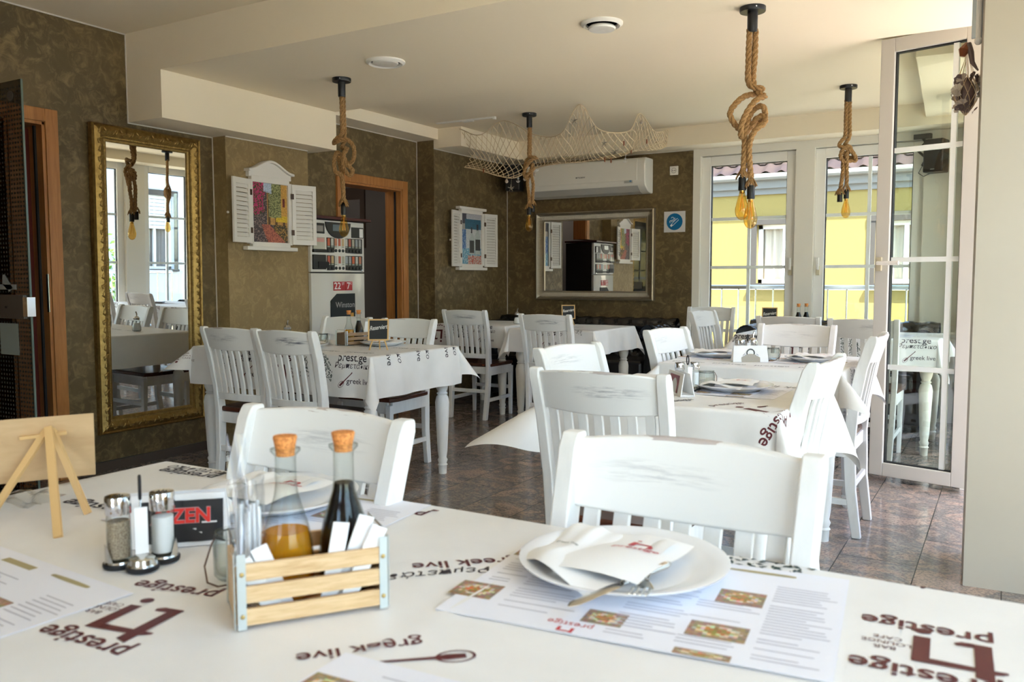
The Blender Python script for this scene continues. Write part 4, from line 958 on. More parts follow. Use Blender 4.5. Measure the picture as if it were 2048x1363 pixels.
def shutter_picture(label, loc, w, h, sw, fn, arch, nsl, lean, op):
    """in local YZ plane on the left wall, x points into the room"""
    t = thing('shuttered_picture', label, 'picture', loc, 0)
    pic = picture('print', fn, w-.03, h-.03, 44, 76, lambda a, b: (.022, a, b), t)
    m = MB(); e = .022 if arch else .03
    m.box(0, -w/2-e, -h/2, .035, -w/2+.012, h/2); m.box(0, w/2-.012, -h/2, .035, w/2+e, h/2); m.box(0, -w/2, h/2-.015, .035, w/2, h/2+.03); m.box(0, -w/2, -h/2-.02, .035, w/2, -h/2+.015); m.box(0, -w/2, -h/2, .02, w/2, h/2)
    obj('window_frame', m, M['shutter'], t, bevel=.002)
    obj('sill', MB().box(0, -w/2-.06, -h/2-.045, .05, w/2+.06, -h/2-.018), M['shutter'], t, bevel=.003)
    if arch:
        n = 24; tp = [(-w/2-.035+(w+.07)*i/n, h/2+.055+.075*(.5-.5*math.cos(2*PI*i/n))) for i in range(n+1)]
        pf = [(w/2+.02, h/2+.02), (-w/2-.02, h/2+.02)][::-1]
        poly = [(-w/2-.02, h/2+.02), (w/2+.02, h/2+.02)]+[(min(max(y, -w/2-.02), w/2+.02), z) for y, z in reversed(tp)]
        obj('pediment', MB().prism(poly, 0, .032, lambda y, z, x: (x, y, z)), M['shutter'], t)
        cr = MB(); cr.sweep(tp, [(0, 0), (.055, 0), (.055, .014), (.045, .020), (0, .020)], lambda p, q: Vector((q[0], p[0], p[1]+q[1])))
        obj('crown_moulding', cr, M['shutter'], t)
    else:
        obj('crown_moulding', MB().box(0, -w/2-.05, h/2+.022, .05, w/2+.05, h/2+.048), M['shutter'], t, bevel=.003)
    for s_ in (-1, 1):
        e_ = bpy.data.objects.new('shutter', None)
        m = MB(); y1 = sw; sh = h*op; f = .030 if arch else .024
        m.box(0, 0, -sh/2, .016, f, sh/2); m.box(0, y1-f, -sh/2, .016, y1, sh/2); m.box(0, f, -sh/2, .016, y1-f, -sh/2+f*1.3); m.box(0, f, sh/2-f*1.3, .016, y1-f, sh/2)
        for k in range(nsl):
            z0 = -sh/2+f*1.3+(sh-2.6*f)*k/nsl; dz = (sh-2.6*f)/nsl
            m.add([(.002, f, z0+dz), (.014, f, z0+.002), (.014, y1-f, z0+.002), (.002, y1-f, z0+dz), (.002, f, z0+dz*.8), (.002, y1-f, z0+dz*.8)], [(0, 1, 2, 3), (4, 5, 2, 1), (0, 3, 5, 4)])
        if s_ < 0: m.v = [(x, -y, z) for x, y, z in m.v]; m.f = [tuple(reversed(f_)) for f_ in m.f]
        so = obj('shutter', m, M['shutter'], t, bevel=0)
        so.location = (.030, s_*(w/2+(.02 if arch else .028)), -.0 if arch else -.005); so.rotation_euler = (0, 0, -s_*R(lean))
        for z in (-.3, .3): obj('hinge', MB().box(.014, s_*-.010, z*sh-.020, .020, s_*.012, z*sh+.020), mat('dark_bronze', (.08, .05, .035), .4, .8), so)
    obj('knob', MB().ball((.045, -w/2-sw-.02, -.02), .009, .009, .009, 8, 6), M['ac'], t, smooth=True)
    return t
shutter_picture('white shuttered picture of a flowery village street on the lit pilaster', (-4.684, 4.425, 1.668), .365, .455, .205, col_street, True, 12, 14, .98)
shutter_picture('small white shuttered picture with two bottles beside the back corner', (XP+.001, 6.99, 1.578), .38, .52, .19, col_bottles, False, 17, 10, 1.02)

# ---- cigarette machine in front of the left wall
t = thing('vending_machine', 'silver and black cigarette vending machine by the far doorway', 'vending machine', (-4.655, 5.135, 0))
t.scale = (1, 1.04, 1.015)
W2_ = .30
obj('cabinet', MB().box(-.405, -W2_-.005, .04, -.03, W2_+.005, 1.625), M['black'], t, bevel=.006)
obj('top_tray', MB().box(-.41, -W2_-.02, 1.632, .055, W2_+.03, 1.655), mat('dark_red_lid', (.05, .006, .007), .3), t, bevel=.004)
obj('upper_door', MB().prism([(-.03, -W2_), (.0, -W2_), (.012, -W2_*.6), (.018, 0), (.012, W2_*.6), (0, W2_), (-.03, W2_)], 1.225, 1.625), M['vend'], t, bevel=.004)
obj('lower_door', MB().prism([(-.03, -W2_), (.0, -W2_), (.016, -W2_*.6), (.024, 0), (.016, W2_*.6), (0, W2_), (-.03, W2_)], .06, 1.215), M['vend_low'], t, bevel=.004)
obj('display', MB().prism([(.14*math.cos(R(180+a*15))-.02, 1.612+.125*math.sin(R(180+a*15))) for a in range(13)], .012, .024, lambda y, z, x: (x, y, z)), M['black'], t)
obj('display_screen', MB().box(.0245, -.085, 1.545, .026, .035, 1.595), mat('lcd', (.09, .13, .17), .15), t)
obj('coin_panel', MB().box(.006, .135, 1.50, .020, .275, 1.585), M['black'], t, bevel=.003)
obj('coin_slot_label', MB().box(.019, .225, 1.505, .0215, .265, 1.575), M['white_print'], t)
obj('bill_reader', MB().box(.004, -.265, 1.52, .018, -.165, 1.60), M['black'], t, bevel=.004)
obj('bill_slot', MB().box(.017, -.25, 1.535, .020, -.185, 1.58), mat('grey_slot', (.22, .21, .2), .3), t)
cols = [(.55, .12, .05), (.5, .5, .46), (.5, .2, .12), (.46, .1, .06), (.5, .36, .2), (.5, .48, .44), (.45, .12, .08), (.4, .38, .3), (.3, .33, .36), (.35, .35, .36)]
pks = [mat('pack_%s' % w_, c_, .3) for w_, c_ in zip(('orange', 'cream', 'coral', 'red', 'sand', 'ivory', 'crimson', 'olive', 'slate', 'ash'), cols)]
for row, z in enumerate((1.375, 1.238)):
    p = obj('selection_row', MB().box(.004, -.145, z, .016, .262, z+.118), M['black'], t, bevel=.003)
    for k in range(10):
        y = -.138+k*.0395
        obj('pack', MB().box(.015, y, z+.055, .0185, y+.026, z+.112), pks[(k+row*3) % 10], p)
        obj('price_strip', MB().box(.0155, y, z+.042, .0175, y+.026, z+.052), mat('grey_strip', (.3, .33, .27), .4) if (row == 0 and k == 0) else bpy.data.materials['grey_strip'], p)
        obj('push_button', MB().lathe([(.014, 0), (.012, .008), (0, .009)], seg=12, M=Matrix.Translation((.014, y+.013, z+.018)) @ Matrix.Rotation(PI/2, 4, 'Y')), M['black'], p, smooth=True)
obj('info_window', MB().box(.004, -.285, 1.40, .018, -.165, 1.492), mat('info_card', (.42, .42, .36), .2), t)
obj('warning_card', MB().box(.0175, -.275, 1.455, .0195, -.175, 1.485), mat('warning_card', (.55, .28, .25), .4), t)
obj('card_shelf', MB().box(.004, -.29, 1.375, .026, -.155, 1.40), M['black'], t, bevel=.004)
obj('delivery_tray', MB().box(.004, -.29, 1.245, .020, -.155, 1.358), M['black'], t, bevel=.004)
obj('tray_mouth', MB().box(.018, -.245, 1.255, .026, -.13, 1.305), M['rubber'], t, bevel=.003)
obj('key_lock', MB().lathe([(.011, 0), (.009, .007), (.004, .008)], seg=14, M=Matrix.Translation((.010, .255, 1.237)) @ Matrix.Rotation(PI/2, 4, 'Y')), M['chrome'], t)
def vtext(s, y, z, size, material, x=.0275, par=None, nm='lettering', **k):
    vs, fs = text_mesh(s, size, **k); return obj(nm, MB().add([(x, y+a, z+b_) for a, b_ in vs], fs), material, par or t)
rp = obj('price_label', MB().box(.020, -.085, 1.08, .0265, .045, 1.15), M['red_bright'] if False else mat('price_red', (.42, .03, .035), .4), t)
obj('price_label', MB().box(.020, .050, 1.08, .0262, .125, 1.15), bpy.data.materials['price_red'], t)
vtext('22', -.045, 1.114, .075, M['white_print'], bold=.01); vtext('ST', .018, 1.132, .028, M['white_print']); vtext('7', .078, 1.114, .075, M['white_print'], bold=.01); vtext('€', .108, 1.134, .028, M['white_print'])
bp = obj('advert_panel', MB().prism([(-.12, .80), (.155, .80), (.155, 1.055), (-.05, 1.055), (-.12, 1.0)], .020, .0266, lambda y, z, x: (x, y, z)), M['board'], t)
vtext('Winston', .04, .965, .062, mat('winston_grey', (.30, .29, .28), .4), bold=.01)
obj('advert_glow_strip', MB().box(.0266, .10, .80, .0275, .135, .90), mat('orange_gradient', (.50, .26, .05), .4), t)

# ---- rope pendant lamps with knots
def twist_rope(path, r, name, par, step=.008, pitch=.085, seg=6):
    P = catmull(path, step); L = [0]
    for i in range(1, len(P)): L.append(L[-1]+(P[i]-P[i-1]).length)
    fr = []; prev = None
    for i in range(len(P)):
        a, b = P[max(0, i-1)], P[min(len(P)-1, i+1)]; tt = (b-a).normalized()
        nn = Vector((0, 1, 0)).cross(tt).normalized() if prev is None else (prev-tt*prev.dot(tt)).normalized()
        prev = nn; fr.append((nn, tt.cross(nn)))
    m = MB()
    for s_ in range(3):
        q = [P[i]+(fr[i][0]*math.cos(L[i]/pitch*2*PI+s_*2.094)+fr[i][1]*math.sin(L[i]/pitch*2*PI+s_*2.094))*r*.50 for i in range(len(P))]
        m.tube(q, r*.56, seg)
    return obj(name, m, M['rope'], par, smooth=True, angle=70)
BULB = [(.011, 0), (.013, -.010), (.016, -.025), (.024, -.055), (.031, -.085), (.032, -.100), (.028, -.120), (.018, -.135), (.006, -.141), (0, -.142)]
def socket_bulb(t, e, bulb, s=1.0):
    so = obj('socket', MB().lathe([(.016, .012), (.018, .008), (.018, -.030), (.0185, -.034), (.0185, -.050), (.016, -.052), (.0, -.052)], e, 18), M['black'], t, smooth=True, angle=40)
    fr = MB()
    for k in range(26):
        a = random.random()*6.28; q = Vector(e)+Vector((.010*math.cos(a), .010*math.sin(a), .045)); w = .6+.5*random.random()
        fr.tube([q, q+Vector((.014*math.cos(a)*w, .014*math.sin(a)*w, -.02)), q+Vector((.024*math.cos(a+.3)*w, .024*math.sin(a+.3)*w, -.045*w))], .0028, 4, False)
    obj('frayed_rope_end', fr, M['rope'], t)
    if bulb:
        b = obj('bulb', MB().lathe(BULB, (e[0], e[1], e[2]-.050), 20, caps=False), M['glass_amber'], t, smooth=True, angle=80)
        obj('bulb_cap', MB().lathe([(.0125, -.048), (.0125, -.062), (.010, -.066)], e, 16), M['brass'], b, smooth=True)
        f = MB(); f.tube([(e[0], e[1], e[2]-.06), (e[0], e[1], e[2]-.095)], .003, 6)
        for k in range(4):
            a = PI/4+k*PI/2; f.tube([(e[0]+.004*math.cos(a), e[1]+.004*math.sin(a), e[2]-.09), (e[0]+.011*math.cos(a), e[1]+.011*math.sin(a), e[2]-.15)], .0016, 5)
        obj('filament', f, M['filament'], b)
def pendant(label, loc, A, B, mm, zt, cx, ends):
    t = thing('rope_pendant_lamp', label, 'pendant lamp', loc, YAW*-1*-1 if False else -R(0)+R(30.6), 'knotted rope pendant lamps')
    obj('ceiling_rose', MB().lathe([(.0, -.022), (.058, -.022), (.060, -.018), (.060, 0)], seg=28), M['black'], t, smooth=True, angle=40)
    obj('stem', MB().lathe([(.022, -.115), (.024, -.11), (.024, -.02)], seg=18), M['black'], t, smooth=True, angle=40)
    obj('screw', MB().ball((0, -.061, -.011), .004, .003, .004, 6, 4), M['chrome'], t)
    for pts in (A, B): twist_rope([((x-cx)*mm, d, -(z-zt)*mm-.10) for x, z, d in pts], .0145, 'rope', t)
    for (x, z, d, bulb) in ends: socket_bulb(t, ((x-cx)*mm, d, -(z-zt)*mm-.10), bulb)
    return t
o = .013
pendant('rope pendant lamp with one large knot and two amber bulbs, in front of the windows', (-1.09, 4.076, 2.46),
 [(447, 150, 0), (445, 300, 0), (446, 440, 0), (480, 478, -o), (522, 482, -o), (500, 500, 2*o), (430, 520, o), (370, 570, 0), (345, 620, 0), (365, 668, 0), (410, 700, 2*o), (450, 690, 3*o), (520, 660, 2*o), (545, 620, 0), (520, 580, -o), (480, 600, 2*o), (440, 700, o), (432, 800, 0), (428, 900, 0), (424, 960, 0)],
 [(482, 150, 0), (480, 300, 0), (478, 430, o), (500, 500, 0), (532, 530, -2*o), (490, 545, -3*o), (440, 600, -3*o), (402, 680, -3*o), (400, 740, -2*o), (430, 740, 2*o), (470, 690, 2*o), (505, 640, 0), (540, 640, -o), (530, 680, -2*o), (480, 720, -2*o), (455, 790, -o), (458, 900, -o), (468, 985, -o)],
 .000834, 150, 463, [(422, 990, 0, True), (468, 1040, -o, True)])
pendant('rope pendant lamp with a double knot, hanging over the left table', (-3.71, 4.148, 2.46),
 [(97, 540, 0), (97, 680, 0), (92, 760, o), (60, 790, o), (48, 815, 0), (80, 805, -2*o), (130, 800, -2*o), (163, 840, -o), (160, 905, 0), (125, 930, 2*o), (95, 890, 2*o), (64, 870, 0), (50, 930, -o), (60, 985, -o), (90, 1000, -o), (97, 1080, 0), (98, 1150, 0)],
 [(102, 540, 2*o), (104, 680, 2*o), (106, 790, 2*o), (95, 840, 0), (128, 850, -2*o), (110, 885, -3*o), (118, 930, -2*o), (155, 970, -o), (140, 1000, 0), (110, 970, -o), (100, 910, -2*o), (75, 900, 0), (85, 980, 2*o), (92, 1080, 2*o), (92, 1150, 2*o)],
 .001108, 540, 98, [(98, 1180, 0, True), (92, 1165, 2.4*o, False)])
pendant('rope pendant lamp with a narrow knot, farthest left beside the fishing net', (-3.50, 6.21, 2.56),
 [(815, 180, 0), (813, 300, 0), (812, 420, 0), (845, 428, -o), (872, 438, -o), (840, 450, -2*o), (795, 500, -2*o), (770, 560, -o), (795, 600, 0), (825, 560, o), (845, 520, o), (840, 480, o), (830, 560, -o), (845, 640, 0), (842, 730, 0), (838, 800, 0)],
 [(824, 180, o), (822, 300, o), (820, 410, o), (790, 455, 2*o), (775, 520, o), (785, 575, -o), (830, 540, -o*2), (850, 520, 0), (815, 560, 2*o), (800, 640, 0), (812, 730, -o), (812, 800, -o)],
 .00104, 180, 815, [(842, 815, 1.6*o, False), (812, 840, -o, True)])
pendant('rope pendant lamp with a low loop knot, in front of the second window', (-1.045, 6.50, 2.56),
 [(1008, 560, 0), (1008, 680, 0), (1006, 770, 0), (985, 800, 0), (968, 828, -o), (1000, 845, -2*o), (1045, 870, -2*o), (1070, 912, -o), (1045, 915, 0), (1005, 920, 0), (978, 890, -o), (985, 855, -2*o), (1020, 830, -o), (1045, 850, o), (1010, 900, 2*o), (998, 980, 0), (992, 1040, 0), (986, 1085, 0)],
 [(1028, 560, 0), (1030, 680, 0), (1032, 770, 0), (1015, 810, o), (1000, 850, 2*o), (1030, 885, 2*o), (1060, 900, o), (1055, 870, 0), (1030, 850, -o), (1010, 880, -2*o), (1020, 930, 0), (1022, 1000, 0), (1022, 1060, 0)],
 .00121, 560, 1018, [(984, 1115, 0, False), (1022, 1095, 0, True)])
# ---- round ceiling vents
def vent(label, loc, r, drop):
    t = thing('ceiling_vent', label, 'vent', loc, 0, 'round ceiling vents')
    obj('rim', MB().lathe([(r*.74, 0), (r*.76, -.012), (r*.86, -.018), (r, -.008), (r, 0)], seg=40), M['ac'], t, smooth=True, angle=50)
    obj('throat', MB().lathe([(r*.75, -.014), (r*.70, .0), (0, .001)][::-1] if False else [(0, -.002), (r*.74, -.002)], seg=30), M['black_matte'], t)
    obj('disc', MB().lathe([(0, -.012-drop), (r*.30, -.016-drop), (r*.62, -.012-drop), (r*.66, -.004-drop), (r*.6, .004-drop), (0, .004-drop)], seg=36), M['ac'], t, smooth=True, angle=50)
    obj('spindle', MB().lathe([(.006, -drop), (.006, 0)], seg=8), M['brass'], t)
vent('round cream ceiling vent with its disc lowered, over the middle row', (-1.80, 3.93, 2.46), .105, .022)
vent('round cream ceiling vent nearly closed, over the left table', (-3.20, 3.96, 2.46), .115, .004)
t = thing('curtain_rail', 'thin white rail fixed to the ceiling near the fishing net', 'rail', (-4.0, 6.15, 2.558), R(2))
obj('track', MB().box(-.40, -.01, -.014, .18, .01, 0), M['ac'], t, bevel=.002); obj('end_stop', MB().box(.18, -.015, -.024, .20, .015, 0), M['ac'], t); obj('clip', MB().box(-.12, -.02, -.022, -.02, .02, -.012), M['ac'], t, bevel=.004)

# ---- fishing net draped under the ceiling corner
t = thing('fishing_net', 'cream fishing net with shells draped under the ceiling in the back corner', 'net', (-3.5, 6.7, 2.56))
top = catmull([(-4.335, 6.40, 2.54), (-4.10, 6.38, 2.46), (-3.83, 6.35, 2.555), (-3.50, 6.34, 2.40), (-3.20, 6.20, 2.37), (-2.965, 6.07, 2.555), (-2.88, 6.25, 2.38), (-2.75, 6.55, 2.40), (-2.70, 6.66, 2.555), (-2.68, 6.95, 2.45), (-2.73, 7.42, 2.54)], .02)
bot = catmull([(-4.31, 6.44, 2.20), (-4.18, 6.50, 2.17), (-4.02, 6.55, 2.115), (-3.85, 6.58, 2.09), (-3.70, 6.62, 2.17), (-3.50, 6.70, 2.20), (-3.25, 6.80, 2.22), (-3.05, 6.90, 2.27), (-2.90, 7.0, 2.30), (-2.80, 7.15, 2.36), (-2.74, 7.40, 2.45)], .02)
def along(P, u):
    f = u*(len(P)-1); i = min(int(f), len(P)-2); return P[i].lerp(P[i+1], f-i)
def netp(u, v):
    a, b = along(top, u), along(bot, u); p = a.lerp(b, v); s_ = math.sin(PI*v)
    return p-Vector((3.5-3.5, 0, 0))+Vector((.02*math.sin(u*31)*s_, .10*s_+.03*math.sin(u*19+v*4)*s_, -.07*s_))
NU, NV = 46, 11; nm = MB(); off_ = Vector((-3.5, 6.7, 2.56))
for j in range(NV*2+1):       # diagonal strands
    pass
for d in (1, -1):
    for k in range(-NV, NU+NV+1, 1):
        pts = []
        for q in range(NV*2+1):
            v = q/(NV*2); u = (k+d*v*NV*.5)/NU
            if 0 <= u <= 1: pts.append(netp(u, v)-off_)
        if len(pts) > 2: nm.tube(pts, .0030, 3, False)
nm.tube([netp(i/120, 0)-off_ for i in range(121)], .0036, 4, False); nm.tube([netp(i/120, 1)-off_ for i in range(121)], .0036, 4, False)
obj('mesh_twine', nm, M['cord'], t)
def charm(kind, u, v, dz):
    p = netp(u, v)-off_; q = p+Vector((0, -.01, -dz)); m = MB()
    if kind == 'shell': m.lathe([(0, .02), (.010, .012), (.016, -.004), (.012, -.014), (0, -.02)], q, 10); mt = M['shell']
    elif kind == 'float': m.lathe([(0, .022), (.006, .018), (.007, -.014), (0, -.024)], q, 8); mt = bpy.data.materials.get('amber_charm') or mat('amber_charm', (.25, .07, .02), .4)
    elif kind == 'star':
        for k in range(5): a = k*2*PI/5+.3; m.tube([q, q+Vector((.035*math.cos(a), 0, .035*math.sin(a)))], [.006, .002], 5)
        mt = M['steel']
    else:
        m.tube([q+Vector((0, 0, .02)), q+Vector((0, 0, -.02))], .003, 5); m.tube([q+Vector((.018*math.cos(R(a)), 0, -.004+.018*math.sin(R(a)))) for a in range(190, 351, 20)], .003, 5); m.tube([q+Vector((-.01, 0, .012)), q+Vector((.01, 0, .012))], .003, 5); mt = M['white_print']
    m.tube([p, q], .0012, 3); obj({'shell': 'shell_charm', 'float': 'wooden_charm', 'star': 'starfish_charm'}.get(kind, 'anchor_charm'), m, mt, t, smooth=True)
for a in (('shell', .20, 1, .03), ('star', .22, 1, .09), ('anchor', .255, 1, .03), ('shell', .29, 1, .06), ('anchor', .345, 1, .02), ('shell', .31, 1, .09), ('float', .32, 1, .045), ('shell', .335, 1, .06), ('float', .09, .95, .0), ('star', .46, .1, .0), ('float', .60, .5, .03), ('float', .62, .55, .03), ('star', .60, .2, .0), ('star', .63, .3, .02), ('float', .66, .2, .0), ('anchor', .67, .5, .05), ('float', .71, .5, .02), ('float', .80, .3, .02), ('shell', .76, .1, .0)): charm(*a)
# ---- net bag of shells at the pier
t = thing('shell_bag', 'twine net bag full of grey shells hanging beside the cream pier', 'hanging ornament', (-.185, 4.0, 1.945))
random.seed(3)
for k in range(26):
    a = random.random()*6.28; h_ = random.uniform(-.075, .06); rr = .040*math.sqrt(max(.1, 1-(h_/.095)**2)); c0 = Vector((rr*math.cos(a), rr*math.sin(a), h_))
    Mx = Matrix.Rotation(a, 4, 'Z') @ Matrix.Rotation(random.uniform(-.5, .5), 4, 'Y') @ Matrix.Rotation(random.uniform(-1, 1), 4, 'X')
    s_ = random.uniform(.022, .034); m = MB()
    def sh(u, v, s_=s_): an = (u-.5)*2.4; r_ = v*s_*(1+.06*math.cos(an*9)); return Mx @ Vector((.010*math.sin(PI*v*.5)+.002*math.cos(an*14)*v, r_*math.sin(an), r_*math.cos(an)))+c0
    m.grid(sh, 14, 5); obj('shell', m, [M['shell'], bpy.data.materials.get('dark_shell') or mat('dark_shell', (.16, .11, .10), .4), bpy.data.materials.get('pale_shell') or mat('pale_shell', (.62, .56, .47), .4)][k % 3], t, smooth=True)
obj('shell_core', MB().ball((0, 0, -.005), .034, .034, .075, 10, 8), bpy.data.materials['dark_shell'], t, smooth=True)
m = MB()
for k in range(9):
    a = k*2*PI/9
    m.tube([Vector((.030*math.cos(a), .030*math.sin(a), .075)), Vector((.012*math.cos(a), .012*math.sin(a), .13)), Vector((0, 0, .19))], .0012, 3, False)
    for s_ in (-1, 1): m.tube([Vector(((.047*math.sin(PI*(.12+.86*i/12)))*math.cos(a+s_*i*.12), (.047*math.sin(PI*(.12+.86*i/12)))*math.sin(a+s_*i*.12), .075-.16*i/12)) for i in range(13)], .0014, 3, False)
obj('net', m, M['cord'], t)
m = MB(); m.tube([(.0, -.01, .20), (-.012, -.02, .175), (-.018, -.02, .15)], [.012, .022, .010], 8); obj('feather_tuft', m, bpy.data.materials.get('amber_charm'), t, smooth=True)
obj('horn', MB().tube([(.004, -.02, .20), (.014, -.03, .16), (.020, -.03, .12), (.042, -.03, .085)], [.010, .011, .009, .003], 8), bpy.data.materials['dark_shell'], t, smooth=True)
# ================================================================ THINGS ON THE TABLES
Z0 = TH+.0028
random.seed(7)
def make_bottle(label, dark, group='oil and vinegar bottles'):
    t = thing('oil_bottle' if not dark else 'vinegar_bottle', label, 'bottle', group=group)
    pr = [(0, .002), (.026, .002), (.0315, .006), (.033, .025), (.0335, .045), (.031, .070), (.026, .095), (.0195, .115), (.015, .130), (.0130, .145), (.0127, .172), (.0130, .180), (.0185, .186), (.0185, .189), (.0125, .190)]
    obj('glass_body', MB().lathe(pr, seg=28, caps=False), M['glass_clear'], t, smooth=True, angle=60)
    top = .086 if not dark else .140
    q = [(0, .004)]+[(r-.0015, z) for r, z in pr[1:-4] if z < top]
    i = [k for k, (r, z) in enumerate(pr) if z < top][-1]; a, b = pr[i], pr[i+1]; w = (top-a[1])/(b[1]-a[1]); rr = a[0]+(b[0]-a[0])*w-.0015
    q += [(rr, top), (0, top)]
    obj('liquid', MB().lathe(q, seg=28), M['vinegar'] if dark else M['oil'], t, smooth=True, angle=50)
    obj('cork', MB().lathe([(.0115, .180), (.0122, .190), (.0150, .203), (.0142, .205), (0, .205)], seg=20), M['cork'], t, smooth=True, angle=50)
    return t
def make_crate(label, grey=False, sachets=True):
    t = thing('condiment_crate', label, 'crate', group='small slatted bottle crates')
    L, D, H = .088, .050, .090; wm = M['crate'] if not grey else mat('brown_crate_wood', (.33, .22, .13), .6)
    for s_ in (-1, 1):
        for k in range(3): obj('slat', MB().box(-L+.004, s_*D-.003, .004+k*.0265, L-.004, s_*D+.003, .024+k*.0265), wm, t, bevel=.001)
        obj('end_panel', MB().box(s_*L-.003, -D+.004, .004, s_*L+.003, D-.004, .074), wm if not grey else M['crate_grey'], t, bevel=.001)
        h_ = s_*(L+.001); obj('wire_handle', MB().tube([(h_, -D+.008, .070), (h_, -D+.008, .095), (h_, D-.008, .095), (h_, D-.008, .070)], .0014, 6), M['steel'], t)
        for s2 in (-1, 1):
            m = MB(); m.box(s_*L-.009 if s_ > 0 else s_*L-.001, s2*D+(-.0042 if s2 < 0 else .0032), 0, s_*L+.001 if s_ > 0 else s_*L+.009, s2*D+(-.0032 if s2 < 0 else .0042), H)
            m.box(s_*L+(.0032 if s_ > 0 else -.0042), s2*D-(.008 if s2 > 0 else -.0), 0, s_*L+(.0042 if s_ > 0 else -.0032), s2*D+(.004 if s2 > 0 else .008), H)
            st = obj('corner_strip', m, M['zinc'], t)
            for z in (.016, .066): obj('rivet', MB().ball((s_*(L-.0045), s2*(D+.0045), z), .0028, .0018, .0028, 10, 6), M['brass'], st, smooth=True)
    obj('base', MB().box(-L+.003, -D+.003, .003, L-.003, D-.003, .008), wm, t)
    return t
def put_local(root, x, y, z=0): c_, s_ = math.cos(root.rotation_euler.z), math.sin(root.rotation_euler.z); return (root.location.x+x*c_-y*s_, root.location.y+x*s_+y*c_, root.location.z+z)
def sachets(root, spots, grp, what):
    for i, (x, y, h_, ax, ay, lab) in enumerate(spots):
        t = obj('paper_sachet', MB().box(-.010, -.0012, 0, .010, .0012, h_), M['napkin'], None, bevel=.0008)
        t.location = put_local(root, x, y, .010); t.rotation_euler = (ax, ay, root.rotation_euler.z); tag(t, lab, 'sachet', grp)
crate = make_crate('pale slatted wooden crate with zinc corners holding two corked bottles, on the window table')
crate.location = (-.747, .757, Z0); crate.rotation_euler = (0, 0, R(54))
oil = make_bottle('clear corked bottle half full of golden oil in the slatted crate on the window table', False); oil.location = put_local(crate, -.022, .012, .008)
vin = make_bottle('corked bottle full of dark vinegar in the slatted crate on the window table', True); vin.location = put_local(crate, .050, .010, .008)
sachets(crate, [(-.030, -.034, .090, .10, -.38, 'white paper sachet leaning left in front of the oil bottle in the crate'), (-.044, -.038, .080, .08, -.50, 'white paper sachet lying lowest beside the oil bottle in the crate'),
                (.018, -.036, .104, .10, .16, 'narrow upright white sachet in front of the vinegar bottle'), (.030, -.032, .112, .08, .34, 'tallest white sachet slanting right in front of the vinegar bottle'), (.040, -.040, .102, .10, .42, 'white sachet nearest the right end of the slatted crate')], 'paper sachets in the crate', 0)
t = thing('straw_bundle', 'bundle of white toothpicks in clear film left of the oil bottle', 'straws', put_local(crate, -.068, .0, .010))
m = MB()
for k in range(22):
    a = k*2.4; rr = .0028*math.sqrt(k); m.tube([(rr*math.cos(a), rr*math.sin(a), 0), (rr*math.cos(a)*1.1, rr*math.sin(a)*1.1, .122+.006*math.sin(k*3))], .0022, 5)
obj('straws', m, M['napkin'], t)
obj('film_sleeve', MB().grid(lambda u, v: Vector(((.0165+.002*math.sin(u*25+v*5))*math.cos(u*2*PI), (.0165+.002*math.sin(u*25+v*5))*math.sin(u*2*PI), v*(.150+.01*math.sin(u*9)))), 36, 10), M['plastic_film'], t, smooth=True)
t = thing('film_strip', 'tall strip of clear film sticking up at the left end of the crate', 'wrapper', put_local(crate, -.082, -.006, .008), R(40))
obj('film', MB().grid(lambda u, v: Vector(((u-.5)*.022, .003*math.sin(u*6+v*8), v*.215)), 8, 20), M['plastic_film'], t, smooth=True)
# wire handled jar
def make_jar(label):
    t = thing('tealight_jar', label, 'jar', group='small wire-handled glass jars')
    obj('glass_body', MB().lathe([(0, .003), (.026, .003), (.030, .008), (.031, .05), (.027, .060), (.028, .066), (.0265, .066), (.0255, .060), (.029, .05), (.028, .010), (0, .006)], seg=28), M['glass_clear'], t, smooth=True, angle=60)
    pts = [(.028*math.cos(a), .028*math.sin(a), .061) for a in [2*PI*k/24 for k in range(24)]]
    obj('rim_wire', MB().tube(pts, .0012, 5, closed=True), M['black'], t)
    obj('wire_handle', MB().tube([(-.029, 0, .061), (-.037, -.006, .045), (-.038, -.020, .018), (-.020, -.036, .003), (.0, -.039, .001), (.020, -.036, .006), (.037, -.020, .022), (.037, -.006, .045), (.029, 0, .061)], .0012, 5), mat('rusty_wire', (.10, .04, .02), .5, .6) if not bpy.data.materials.get('rusty_wire') else bpy.data.materials['rusty_wire'], t)
    return t
jar = make_jar('glass jar with a rusty wire handle behind the left end of the bottle crate'); jar.location = (-.895, .775, Z0); jar.rotation_euler = (0, 0, R(10))
